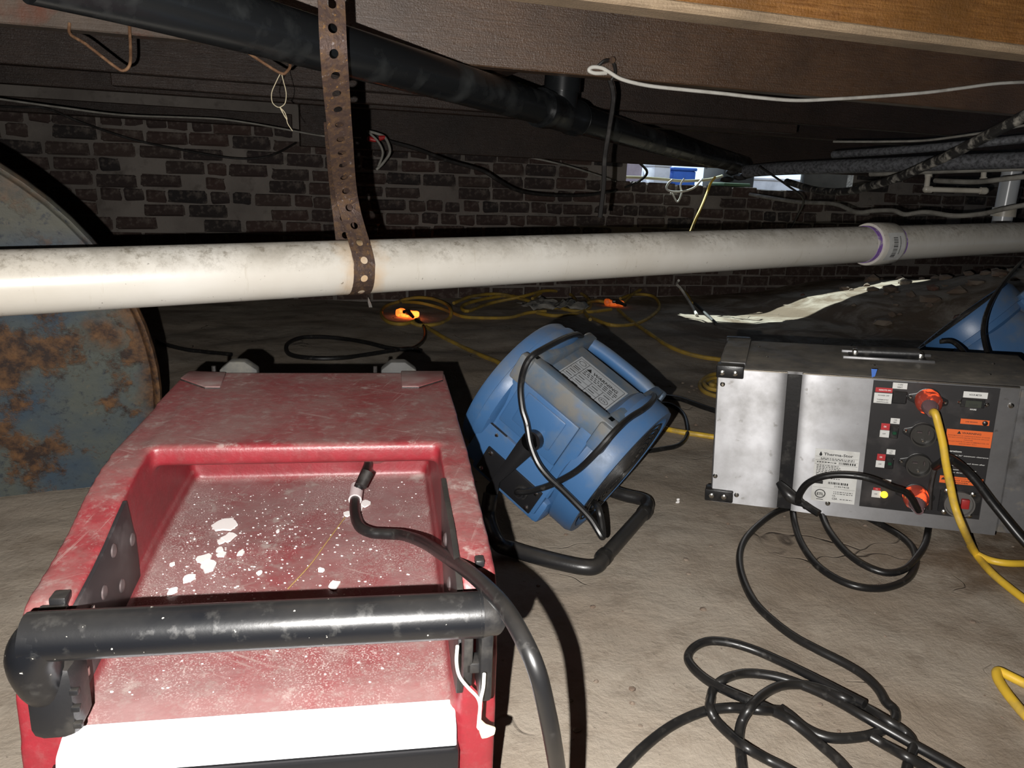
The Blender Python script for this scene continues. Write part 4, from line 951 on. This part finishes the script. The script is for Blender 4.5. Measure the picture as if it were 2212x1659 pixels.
# recessed carry handle on the top
def tpnt(px, py): return HMi @ onplane(px, py, HM @ Vector((0, 0, HH)), h3)
u0, u1 = tpnt(1838, 768), tpnt(1996, 779)
cx_, cy_ = (u0.x+u1.x)/2, (u0.y+u1.y)/2; wx = u1.x-u0.x
hd = MB().box((cx_, cy_-.026, HH+.003), (wx+.04, .008, .006), bev=.002).box((cx_, cy_+.034, HH+.003), (wx+.04, .008, .006), bev=.002).build('handle_recess', M['alu'], e)
MB().box((cx_, cy_+.004, HH+.0015), (wx+.01, .05, .003), bev=.001).build('recess_plate', M['thin_black'], hd)
MB().tube([(cx_-wx/2+.012, cy_, HH+.012), (cx_+wx/2-.012, cy_, HH+.014)], .0135, 14, smooth=False).build('handle_grip', M['black'], hd)
for s_ in (-1, 1): MB().box((cx_+s_*(wx/2-.008), cy_, HH+.009), (.012, .030, .018), bev=.003).build('handle_end', M['chrome'], hd)
for px, py in ((1640, 750), (1657, 772), (1888, 790), (2146, 787), (2138, 810), (1590, 757)):
    q = tpnt(px, py); MB().rev((q.x, q.y, HH), (q.x, q.y, HH+.003), [(0, .004), (1, .002)], 10).build('rivet', M['chrome'], e)
q = hp(1888, 803, -.005); MB().prism([(0, .006), (.012, .006), (.009, -.010), (.003, -.013)], (q.x-.006, -.0046, q.z), (1, 0, 0), (0, 0, 1), (0, -1, 0), .0006).build('tape_scrap', M['blue_tape'], a2_)
# rating label
def lab(pxs, m, name, par, y=-.0040, th=.0008):
    (xa, ya), (xb, yb) = pxs; q0, q1 = hp(xa, ya, y), hp(xb, yb, y); xa, xb = sorted((q0.x, q1.x)); za, zb = sorted((q0.z, q1.z))
    o = MB().box(((xa+xb)/2, y-th/2, (za+zb)/2), (xb-xa, th, zb-za)).build(name, m, par); return o, (xa, xb, za, zb)
EX, EZ = Vector((1, 0, 0)), Vector((0, 0, 1))
class Ink:
    def __init__(s, r, y): s.t = MB(); s.r = r; s.y = y
    def P(s, u, v): return Vector((s.r[0]+(s.r[1]-s.r[0])*u, s.y, s.r[2]+(s.r[3]-s.r[2])*v))
    def text(s, txt, u, v, hgt, width=None, bold=.01, align='LEFT'):
        W_ = (s.r[1]-s.r[0]); Hh = (s.r[3]-s.r[2])
        if align == 'CENTER': u = u-width/2
        text_mesh(s.t.bm, txt, s.P(u, v), EX, EZ, hgt*Hh*1.35, bold=bold, width=width*W_ if width else None); return s
    def rect(s, u0, v0, u1, v1):
        s.t.bm.faces.new([s.t.bm.verts.new(s.P(*q)) for q in ((u0, v0), (u1, v0), (u1, v1), (u0, v1))]); return s
    def greek(s, u0, u1, v, h, seed):     # print too small to read in the photograph
        rn = random.Random(seed); u = u0
        while u < u1: l = rn.uniform(.02, .07); s.rect(u, v, min(u+l, u1), v+h); u += l+.018
        return s
    def poly(s, pts): s.t.bm.faces.new([s.t.bm.verts.new(s.P(*q)) for q in pts]); return s
    def ringm(s, u, v, ru, rv, k=.82, n=24):
        for i in range(n):
            a, b_ = 2*pi*i/n, 2*pi*(i+1)/n; s.poly([(u+ru*cos(a), v+rv*sin(a)), (u+ru*cos(b_), v+rv*sin(b_)), (u+ru*k*cos(b_), v+rv*k*sin(b_)), (u+ru*k*cos(a), v+rv*k*sin(a))])
        return s
    def build(s, par, m): return s.t.build('lettering', m, par)
o, r = lab(((1762, 968), (1845, 1090)), M['label_white'], 'rating_label', a2_); o['label'] = 'white rating label'
I = Ink(r, -.0050)
I.poly([(.13, .955), (.155, .915), (.165, .895), (.155, .875), (.13, .868), (.105, .875), (.095, .895), (.105, .915)])
I.text('Therma-Stor', .20, .885, .052, .66, .02)
I.rect(.02, .855, .98, .858).rect(.02, .785, .98, .789).rect(.02, .715, .98, .719).rect(.02, .265, .98, .268)
I.greek(.14, .9, .825, .012, 1).greek(.14, .9, .803, .012, 2).greek(.06, .5, .745, .018, 3)
for k in range(9): I.greek(.06, .58+.02*(k % 3), .685-.03*k, .013, 10+k)
rn = random.Random(2); u = .56
while u < .93: w_ = rn.choice((.012, .02, .03)); I.rect(u, .735, min(u+w_, .95), .775); u += w_+rn.choice((.012, .02))
u = .36
while u < .80: w_ = rn.choice((.012, .02, .03)); I.rect(u, .345, min(u+w_, .84), .39); u += w_+rn.choice((.012, .02))
I.text('21457418', .50, .295, .032, .34, .01).rect(.06, .335, .24, .40)
I.ringm(.20, .145, .125, .085).text('ETL', .12, .115, .05, .16, .03).rect(.12, .03, .28, .042)
I.greek(.50, .94, .20, .012, 31).greek(.50, .94, .165, .012, 32).text('UL', .48, .115, .03, .08, .02).text('CSA', .48, .055, .04, .12, .02).greek(.66, .94, .065, .012, 33)
I.build(o, M['ink'])
# control panel
def A4(xa, ya, xb, yb): return zA(xa, ya), zA(xb, yb)
q0, q1 = hp(1889, 818, -.004), hp(2113, 1126, -.004)
pt, pbm = hp(2161, 842, -.004), hp(1855, 1088, -.004)
xa, xb = (q0.x+pbm.x)/2, (q1.x+pt.x)/2; za, zb = (q1.z+pbm.z)/2, (q0.z+pt.z)/2
cp = MB().box(((xa+xb)/2, -.005, (za+zb)/2), (xb-xa, .002, zb-za)).build('control_panel', M['panel_black'], e); YP = -.006
def plab(name, rect, m, lines=(), ink='ink', par=None):
    o, r = lab(A4(*rect), m, name, par or cp, YP)
    if lines:
        I = Ink(r, YP-.0010)
        for ln in lines: I.text(*ln[:5], bold=.02, align='CENTER')
        I.build(o, M[ink])
    return o, r
o, r = plab('red_tag', (160, 182, 338, 244), M['label_red'], [('REMOTE ON', .55, .35, .30, .7)], 'white_ink')
o, r = plab('white_tag', (146, 240, 326, 364), M['label_white'], [('POWER OFF', .53, .72, .12, .62), ('THERMOSTAT', .5, .30, .12, .66), ('CONTROLLED', .5, .08, .12, .66)])
for rect in ((348, 130, 498, 206), (324, 516, 416, 584), (280, 854, 368, 916), (236, 1180, 322, 1240)):
    plab('heat_tag', rect, M['label_white'], [('110V', .5, .58, .24, .36), ('HEAT', .5, .16, .26, .36)])
for k, (rr_, wr) in enumerate((((222, 572, 306, 650), (208, 646, 300, 730)), ((178, 904, 260, 980), (164, 976, 254, 1058)), ((134, 1270, 210, 1306), (120, 1300, 208, 1384)))):
    plab('red_tag', rr_, M['label_red'], [('ON', .45, .38, .28, .30)], 'white_ink'); plab('white_tag', wr, M['label_white'], [('OFF', .45, .42, .17, .34)])
plab('meter_tag', (1116, 226, 1370, 310), M['label_white'], [('HOUR METER', .5, .38, .28, .52)])
plab('sensing_tag', (1084, 522, 1388, 602), M['label_orange'], [('LINE SENSING', .38, .38, .22, .42)])
o, r = lab(A4(934, 632, 1404, 846), M['label_orange'], 'warning_tag', cp, YP); I = Ink(r, YP-.0010); o['label'] = 'orange warning label'
wk = I; I.text('WARNING', .34, .76, .115, .42, .02)
I.poly([(.23, .74), (.32, .74), (.275, .93)])
for k, (t_, w_) in enumerate((('PLEASE MAINTAIN 36" CLEARANCE IN FRONT OF HEATER.', .92), ('DO NOT LOCATE HEATER OR BLOCK GRILLE BY', .90), ('FURNITURE.', .2), ('DO NOT EXPOSE TO ANY FLAMMABLE FUEL OR', .90), ('GAS IN ANY WAY.', .40))): I.text(t_, .5, .60-.125*k, .06, w_, .005, 'CENTER')
I.build(o, M['ink'])
o, r = lab(A4(858, 1138, 1316, 1262), M['label_orange'], 'power_tag', cp, YP); I = Ink(r, YP-.0010); o['label'] = 'orange power label'
I.poly([(.03, .45), (.13, .45), (.08, .85)]).text('WARNING: POWER SUPPLY', .5, .74, .10, .55, .005, 'CENTER').text('DO NOT CONNECT', .52, .40, .19, .74, .02, 'CENTER').text('POWER', .52, .10, .19, .30, .02, 'CENTER'); I.build(o, M['ink'])
q0, q1 = hp(*zA(900, 850), YP), hp(*zA(1380, 1150), YP); I = Ink((q0.x, q1.x, q1.z, q0.z), YP-.0006)
I.text('Operation:', .02, .90, .075, .36, .02)
for k, (t_, w_) in enumerate((('Maintain 36" minimum clearance', .86), ('in front.', .24), ('Allow heater to cool down after', .82), ('use before moving.', .5), ('Turn heater on and adjust', .66), ('vents to direct airflow', .62))): I.text(t_, .08, .74-.125*k-(.06 if k > 1 else 0)-(.05 if k > 3 else 0), .055, w_, .004)
I.build(cp, M['white_ink'])
def pbox(name, rect, m, th, bev=.001, par=None):
    (xa, ya), (xb, yb) = A4(*rect); q0, q1 = hp(xa, ya, YP), hp(xb, yb, YP)
    return MB().box(((q0.x+q1.x)/2, YP-th/2, (q0.z+q1.z)/2), (abs(q1.x-q0.x), th, abs(q0.z-q1.z)), bev=bev, seg=1).build(name, m, par or cp)
pbox('rocker_switch', (344, 218, 488, 362), M['black'], .006, .002)
for rect in ((316, 592, 396, 738), (266, 926, 344, 1068)): 
    o = pbox('breaker_switch', rect, M['black'], .005, .0015)
    xa_, ya_, xb_, yb_ = rect; pbox('switch_lever', (xa_+22, ya_+60, xb_-18, yb_-52), mat('dark_green_lens', (.01, .06, .03), .2), .011, .001, o)
def pt3(x, y, yy=YP): return hp(*zA(x, y), yy)
c = pt3(250, 1346); o = MB().rev(c, c+Vector((0, -.007, 0)), [(0, .0075), (.6, .0075), (1, .004)], 16).build('indicator_lamp', emis('amber_lamp', (1, .62, .03), 2.2, (.5, .3, .02)), cp); o['label'] = 'lit amber lamp'
c = pt3(1346, 574); MB().rev(c+Vector((0, -.0008, 0)), c+Vector((0, -.005, 0)), [(0, .0055), (.6, .005), (1, .002)], 14).build('sensing_lamp', M['chrome'] if False else M['black'], cp)
o = pbox('hour_meter', (1090, 296, 1332, 410), M['black'], .004); pbox('meter_window', (1134, 318, 1300, 404), mat('meter_glass', (.05, .055, .045), .12), .0052, .0005, o)
I = Ink((pt3(1180, 432).x, pt3(1250, 432).x, pt3(1180, 432).z, pt3(1180, 408).z), YP-.0008); I.text('HOURS', 0, .1, .7, 1, .02); I.build(cp, M['white_ink'])
I = Ink((pt3(1160, 384).x, pt3(1260, 384).x, pt3(1160, 384).z, pt3(1160, 342).z), YP-.0056); I.text('0269', 0, .1, .7, 1, .01); I.build(o, M['ink'])
for x, y in ((1076, 348), (1370, 376)):
    c = pt3(x, y); MB().rev(c, c+Vector((0, -.003, 0)), [(0, .0048), (1, .002)], 10).build('meter_screw', M['chrome'], cp)
# flanged inlets; two hold glowing orange plugs
GLOW = None
def plugmat():
    m, nt, b = ntree('glowing_orange_plug'); v = coords(nt); f = noi(nt, v, 34, 3, .5, .6)
    b.inputs['Base Color'].default_value = (.30, .05, .035, 1); b.inputs['Roughness'].default_value = .12
    k = rng(nt, f, .54, .66, .04, 1.4); nt.links.new(k, b.inputs['Emission Strength']); b.inputs['Emission Color'].default_value = (1, .10, .02, 1)
    return m
M['plug'] = plugmat()
M['smoke'] = mat('smoky_clear_boot', (.14, .085, .09), .15)
def inlet(x, y, lit, screws):
    c = pt3(x, y); fl = MB(); n = 40
    pts = []
    for k in range(n):
        a = 2*pi*k/n; rr_ = .0265; pu, pv = rr_*cos(a), rr_*sin(a)
        if abs(cos(a)) > .90: pu = (.040 if pu > 0 else -.040)*(abs(cos(a))); pv *= .8
        pts.append((pu, pv))
    fl.prism(pts, (c.x, YP, c.z), (cos(.10), 0, -sin(.10)), (sin(.10), 0, cos(.10)), (0, -1, 0), .003, bev=.001)
    f = fl.build('inlet_flange', M['black'], cp)
    for sx in screws: MB().rev((c.x+.034*sx*cos(.1), YP-.003, c.z-.034*sx*sin(.1)), (c.x+.034*sx*cos(.1), YP-.006, c.z-.034*sx*sin(.1)), [(0, .0042), (1, .002)], 10).build('flange_screw', M['chrome'], f)
    if lit:
        MB().rev((c.x, YP-.003, c.z), (c.x+.001, YP-.048, c.z-.004), [(0, .0255), (.25, .0262), (.55, .024), (.72, .019), (1, .013)], 28).build('plug_body', M['plug'], f)
        MB().rev((c.x, YP-.036, c.z-.003), (c.x+.001, YP-.066, c.z-.010), [(0, .0175), (.6, .014), (1, .009)], 20).build('plug_boot', M['smoke'], f)
    else:
        MB().rev((c.x, YP-.003, c.z), (c.x, YP-.016, c.z), [(0, .0255), (1, .0255), (1, .0225), (.15, .0215), (.15, .001)], 32).build('inlet_socket', mat('dark_grey_socket', (.035, .033, .03), .35), f)
        for (dx, dz, sz) in ((-.008, .007, (.010, .010, .0018)), (.010, .007, (.0018, .010, .009)), (.0, -.012, (.004, .010, .004))): MB().box((c.x+dx, YP-.010, c.z+dz), sz, bev=.0004, seg=1).build('inlet_pin', M['chrome'] if dz < 0 else M['rivet'], f)
    return c
I1 = inlet(722, 318, True, (-1, 1)); inlet(668, 688, False, (-1,)); inlet(618, 1018, False, (-1,)); I4 = inlet(585, 1350, True, ())
# lower right receptacle box
o = pbox('receptacle_plate', (860, 1290, 1270, 1570), M['black'], .004); c = pt3(1060, 1440)
MB().rev(c+Vector((0, -.004, 0)), c+Vector((0, -.012, 0)), [(0, .030), (1, .030), (1, .027), (.3, .026), (.3, .001)], 32).build('receptacle_ring', mat('grey_socket_ring', (.10, .095, .09), .35), o)
MB().box(c+Vector((.010, -.011, .004)), (.016, .010, .022), bev=.002).build('receptacle_insert', mat('red_socket_insert', (.30, .02, .02), .4), o)
for x, y in ((930, 1300), (1212, 1340), (896, 1528), (1172, 1568)):
    c = pt3(x, y); MB().rev(c+Vector((0, -.004, 0)), c+Vector((0, -.008, 0)), [(0, .0058), (.5, .0055), (1, .0025)], 12).build('plate_screw', M['chrome'], o)

# ---------------------------------------------------------------- cords around the heater
def hw(px, py, y): return HM @ hp(px, py, y)
ys_ = [hw(1, 1, 0)]*0 + [HM @ Vector((I1.x+.001, YP-.060, I1.z-.009)), hw(2020, 893, -.085), hw(2029, 925, -.092), hw(2037, 960, -.096), hw(2043, 1000, -.10), hw(2052, 1045, -.10), hw(2063, 1095, -.105), hw(2080, 1140, -.12)]
ys_ += [onf(x, y, .0085) for x, y in ((2108, 1196), (2140, 1235), (2176, 1266), (2215, 1296), (2270, 1335), (2330, 1400), (2330, 1480), (2260, 1500), (2216, 1478), (2180, 1460), (2158, 1450), (2153, 1456), (2160, 1475), (2185, 1510), (2225, 1555), (2290, 1610), (2380, 1700))]
cable('extension_cord', ys_, .0078, M['yellow'], 'bright yellow extension cord plugged into the top inlet of the heater', 'cord', n=12)
cable('extension_cord', [onf(x, y, .008) for x, y in ((2096, 1180), (2106, 1194), (2128, 1206), (2150, 1213), (2180, 1217), (2220, 1217), (2300, 1214))], .0075, M['yellow'], 'short run of yellow cord going flat to the right edge below the heater', 'cord', n=12)
kb = [HM @ Vector((I4.x+.001, YP-.062, I4.z-.010)), hw(1960, 1066, -.10), hw(1925, 1052, -.115), hw(1885, 1036, -.12), hw(1850, 1028, -.12), hw(1805, 1026, -.115), hw(1770, 1032, -.11), hw(1742, 1046, -.10), hw(1726, 1068, -.09), hw(1724, 1084, -.08)]
cable('plug_cord', kb[:], .0072, M['cord'], 'black cord arching over the rating label to the lower glowing plug', 'cord', n=12)
sp_ = [hw(1990, 1080, -.09), hw(2010, 1098, -.10), hw(2036, 1116, -.12)]+[onf(x, y, .012) for x, y in ((2075, 1178), (2110, 1230))]
e = empty('cord_plug', frame(hw(1708, 1072, -.07), h1, h2, h3), 'black plug end leaning against the black strip of the heater', 'plug')
MB().tube([(-.028, .02, .022), (-.008, .004, .005), (.012, 0, -.008), (.032, -.004, -.016)], lambda f: .007+.007*sin(pi*min(1, f*1.1))**1, 14).build('plug_body', M['black'], e)
MB().tube([(.028, -.003, -.014), (.045, -.01, -.022), (.06, -.02, -.026)], .0075, 10).build('strain_relief', M['cord'], e)
cable('black_lead', [hw(2020, 1008, -.045), hw(2034, 999, -.080), hw(2046, 990, -.090), hw(2058, 994, -.088), hw(2082, 1012, -.080), hw(2110, 1042, -.085), hw(2140, 1082, -.095), hw(2172, 1122, -.11), hw(2205, 1162, -.13), hw(2250, 1212, -.15)], .0088, M['cord'], 'black cord tied round the yellow cord, slanting down across the control panel', 'cord', n=12)
cable('panel_drop_cord', [hw(2022, 1004, -.012), hw(2015, 1030, -.012), hw(2010, 1060, -.014), hw(2008, 1100, -.014)], .0055, M['thin_black'], 'short black cord hanging straight down the middle of the control panel', 'cord', n=8)
# big black cord coiled on the floor in front of the heater
def zB(pts, lift=.007):
    out = []
    for p in pts:
        l = p[2] if len(p) > 2 else lift
        out.append(onf(1200+.4575*p[0], 1050+.4575*p[1], l))
    return out
up = .022
coil = [zB([(1180, 96, .03), (1120, 100), (1040, 124), (950, 190), (890, 260), (868, 340), (885, 440), (940, 550), (1030, 640), (1130, 715), (1250, 780), (1360, 835), (1450, 890), (1520, 955), (1560, 1020), (1600, 1060), (1600, 1110), (1540, 1155), (1440, 1185), (1300, 1190), (1190, 1150), (1110, 1085), (1060, 1050)]),
        zB([(1120, 120), (1130, 180), (1160, 270), (1230, 370), (1330, 440), (1440, 478), (1560, 480), (1660, 440), (1700, 370), (1690, 300), (1640, 245), (1560, 195), (1450, 140), (1340, 110), (1250, 98), (1170, 98, .02)]),
        zB([(1250, 120), (1290, 210), (1360, 300), (1450, 370), (1560, 410), (1650, 392), (1710, 330), (1745, 270), (1760, 200)], .012)]
mb = MB()
cable('cord_coil', None, .0072, M['cord'], 'black cord coiled in loops on the dirt in front of the heater', 'cord', n=12, strands=coil)
coil2 = [zB([(1460, 1030, up), (1200, 895, .012), (1000, 800), (880, 755), (790, 735), (710, 735), (650, 765), (625, 810), (650, 860), (720, 920, .01), (810, 968, .018), (920, 1015, up), (1010, 1055, up), (1100, 1100, .012), (1180, 1160), (1260, 1230), (1330, 1290), (1400, 1370), (1480, 1470)]),
         zB([(280, 1380), (340, 1310), (420, 1230), (520, 1150), (620, 1095), (720, 1060), (820, 1048, .01), (900, 1052, .02), (970, 1058, .028), (1060, 1062, .012)], .008),
         zB([(730, 1010), (745, 960), (790, 915, .018), (860, 890), (930, 885), (1040, 900), (1150, 935), (1300, 1000, .012), (1450, 1085, .018), (1600, 1170, .012), (1750, 1255), (1900, 1340), (2050, 1440)]),
         zB([(900, 1450), (885, 1360), (872, 1250), (866, 1180), (880, 1110, .018), (920, 1045, .036), (980, 985, .028), (1060, 945, .012), (1150, 938), (1250, 955, .012), (1360, 1000, .022), (1460, 1045), (1560, 1105, .02), (1660, 1170, .01), (1690, 1225), (1670, 1290), (1650, 1370)], .008),
         zB([(735, 1000), (728, 1050, .016), (760, 1110), (830, 1180), (900, 1235, .02), (990, 1285), (1080, 1330), (1200, 1400)]),
         zB([(1490, 1185), (1560, 1225), (1650, 1275, .02), (1760, 1335), (1850, 1400)])]
cable('power_cord', None, .0072, M['cord'], 'long black cord in tangled loops on the dirt at the bottom edge', 'cord', n=12, strands=coil2)
# cords behind the fan and beside the heater
cable('black_lead', [onf(1360, 820, .01), onf(1420, 852, .012), onf(1470, 862, .01), onf(1520, 880, .01), onf(1580, 900, .01), onf(1640, 930, .01)], .0085, M['cord'], 'black cord running on the dirt from the air mover to behind the heater', 'cord', n=10)
cable('black_lead', [onf(1420, 872, .008), onf(1450, 875, .008), onf(1476, 895, .008), onf(1485, 925, .008), onf(1482, 945, .008), onf(1465, 962, .008), onf(1430, 970, .008), onf(1395, 975, .008)], .007, M['cord'], 'black cord curling on the dirt just right of the air mover', 'cord', n=10)
cable('extension_cord', [onf(x, y, .008) for x, y in ((1380, 905), (1430, 924), (1470, 933), (1510, 939), (1545, 944), (1600, 950))], .0085, M['yellow'], 'yellow cord between the air mover and the heater', 'cord', n=10)
cable('extension_cord', None, .0085, M['yellow_dirty'], 'yellow cord coiled beside the left end of the heater', 'cord', n=8, strands=[[onf(x, y, l) for x, y, l in q] for q in (((1600, 812, .01), (1550, 808, .01), (1525, 815, .012), (1512, 830, .01), (1520, 845, .008), (1545, 855, .008), (1580, 860, .008)), ((1590, 818, .02), (1545, 817, .022), (1522, 825, .024), (1530, 838, .02), (1560, 845, .016)), ((1590, 828, .03), (1550, 824, .03), (1535, 829, .03), (1545, 834, .026)))])
cable('black_lead', [dep(x, y, d) for x, y, d in ((2212, 560, 2.9), (2180, 595, 2.5), (2148, 640, 2.2), (2130, 680, 2.1), (2124, 715, 2.05), (2128, 745, 2.02), (2134, 768, 1.99), (2138, 790, 1.95))], .0065, M['cord'], 'black cord hanging in front of the second air mover at the right edge', 'cord', n=8)
cable('black_lead', [dep(x, y, d) for x, y, d in ((2030, 738, 2.12), (2055, 738, 2.10), (2075, 752, 2.06), (2085, 765, 2.03), (2100, 790, 1.98))], .0062, M['cord'], 'short black cord arching behind the heater top by the second air mover', 'cord', n=8)
# ---------------------------------------------------------------- far floor: extension cords with lit connectors
def connector(px, py, ang, label, s_):
    p = onf(px, py, .022); d = (UU*cos(ang)+VV*sin(ang)); y = ZZ.cross(d)
    e = empty('lit_connector', frame(p, d, y, ZZ), label, 'connector')
    m, nt, b = ntree('orange_connector'); f = noi(nt, coords(nt), 26, 3)
    b.inputs['Base Color'].default_value = (.6, .12, .02, 1); b.inputs['Emission Color'].default_value = (1, .16, .02, 1)
    nt.links.new(rng(nt, f, .42, .62, s_*.35, s_), b.inputs['Emission Strength'])
    MB().box((0, 0, 0), (.115, .052, .034), bev=.012).build('connector_body', m, e)
    MB().box((-.045, 0, .004), (.04, .060, .040), bev=.012).build('connector_head', m, e)
    MB().tube([(.01, -.03, .014), (.03, -.05, .012), (.06, -.075, .0)], lambda f: .015-.007*f, 10).build('plug_end', M['black'], e)
    MB().box((.0, -.022, .014), (.04, .026, .018), bev=.005).build('plug_face', M['black'], e)
    return e
connector(882, 678, -.6, 'bright glowing orange cord connector on the dirt, left one under the pipe', 5.0)
connector(1328, 655, -.35, 'dimly glowing red-orange cord connector on the dirt, right one under the pipe', .55)
F_ = lambda pts, l=.009: [onf(p[0], p[1], p[2] if len(p) > 2 else l) for p in pts]
cable('extension_cord', None, .0095, M['yellow_dirty'], 'yellow cord looped around the bright glowing connector', 'cord', n=8, strands=[
    F_([(905, 690), (870, 700), (838, 695), (824, 678), (832, 662), (860, 652), (870, 648, .03), (900, 643, .05), (935, 646, .05), (965, 658, .04), (974, 672, .03), (970, 688), (945, 700), (910, 703), (890, 697)]),
    F_([(870, 652, .02), (905, 654, .03), (940, 662, .02), (968, 672), (1000, 684), (1050, 687), (1100, 686), (1140, 676), (1180, 672)]),
    F_([(905, 695), (930, 712), (960, 730), (1000, 750), (1040, 768), (1080, 785), (1120, 815)], .006)])
cable('black_lead', F_([(898, 690, .02), (915, 705), (918, 728), (905, 745), (880, 755), (840, 752), (790, 740), (740, 732), (690, 728), (650, 730), (622, 742), (620, 760), (640, 770), (690, 774), (750, 772), (800, 765), (850, 757), (885, 753), (910, 758)], .009), .009, M['cord'], 'black cord lying in a long flat loop on the dirt behind the red dehumidifier', 'cord', n=8)
cable('extension_cord', None, .010, M['yellow_dirty'], 'tangle of dirty yellow cord under the middle of the white pipe', 'cord', n=8, strands=[
    F_([(980, 655, .03), (1020, 640, .04), (1080, 636, .04), (1140, 650, .02), (1190, 665), (1240, 655), (1230, 635, .03), (1180, 628, .05), (1130, 640, .04), (1060, 655), (1010, 672), (1000, 660, .02), (1050, 645, .03), (1110, 640, .03), (1170, 660)]),
    F_([(1160, 676), (1200, 682), (1250, 676), (1275, 662), (1265, 640, .03), (1225, 625, .05), (1180, 628, .04), (1150, 645)]),
    F_([(1180, 650, .02), (1220, 668), (1270, 672), (1320, 668)])])
cable('extension_cord', None, .010, M['yellow_dirty'], 'yellow cord in a wide loop around the dim connector', 'cord', n=8, strands=[
    F_([(1345, 655, .02), (1375, 630, .05), (1420, 615, .07), (1455, 618, .06), (1480, 632, .04), (1495, 655)]),
    F_([(1275, 685), (1320, 702), (1370, 700), (1405, 684), (1425, 662), (1410, 640, .03), (1370, 636, .04), (1340, 645, .03)]),
    F_([(1335, 668), (1360, 690), (1400, 718), (1440, 745), (1480, 762), (1520, 772), (1570, 780), (1620, 800)], .008),
    F_([(1275, 690), (1262, 670), (1270, 655, .02), (1290, 650, .02), (1315, 654, .02)])])
cable('rope_end', None, .009, M['white_cord'], 'white cord strands dangling by the sunlit patch', 'cord', n=6, strands=[F_([(1466, 606, .14), (1462, 614, .10), (1470, 622, .08), (1482, 640, .04), (1495, 662, .02), (1505, 680)]), F_([(1452, 610, .09), (1440, 625, .05), (1432, 632, .02)])])
cable('black_lead', [onf(1500, 655, .02), onf(1525, 678, .012), onf(1548, 700, .01)], .009, M['thin_black'], 'dark cord end crossing the left tip of the sunlit patch', 'cord', n=6)
cable('black_lead', F_([(340, 735), (360, 745), (400, 755), (440, 760), (500, 766)], .008), .008, M['cord'], 'black cord on the dirt between the drum and the dehumidifier', 'cord', n=8)
e = empty('pale_rag', frame(onf(1195, 662, .012), UU, VV, ZZ), 'crumpled pale rag among the yellow cords under the pipe', 'rag')
mb = MB(); rn = random.Random(6); N = 14
Vg = [[mb.bm.verts.new(((i/N-.5)*.34*(1+.15*sin(j)), (j/N-.5)*.22*(1+.2*cos(i)), .03*abs(noise.noise((i*.4, j*.4, 2)))*2+.002)) for i in range(N+1)] for j in range(N+1)]
for j in range(N):
    for i in range(N): mb.bm.faces.new((Vg[j][i], Vg[j][i+1], Vg[j+1][i+1], Vg[j+1][i]))
g = mb.build('cloth', M['gray_cord'], e, 60); so2 = g.modifiers.new('t', 'SOLIDIFY'); so2.thickness = .003; apply_mods(g)
e = empty('cloth_scrap', frame(onf(800, 664, .0), UU, VV, ZZ), 'small white scrap standing on the dirt left of the bright connector', 'scrap')
MB().prism([(-.008, 0), (.012, 0), (.006, .02), (-.004, .045), (-.012, .06), (-.014, .03)], (0, 0, 0), (1, 0, 0), (0, 0, 1), (0, 1, 0), .004, bev=.001).build('scrap', M['white_cord'], e)
e = empty('plaster_crumb', frame(onf(1463, 1088, .0), UU, VV, ZZ), 'tiny white crumb on the dirt between the air mover stand and the heater', 'debris')
MB().lump((0, 0, .004), (.006, .004, .004), 3).lump((.004, .004, .009), (.004, .003, .004), 5).build('crumb', M['chip'], e)
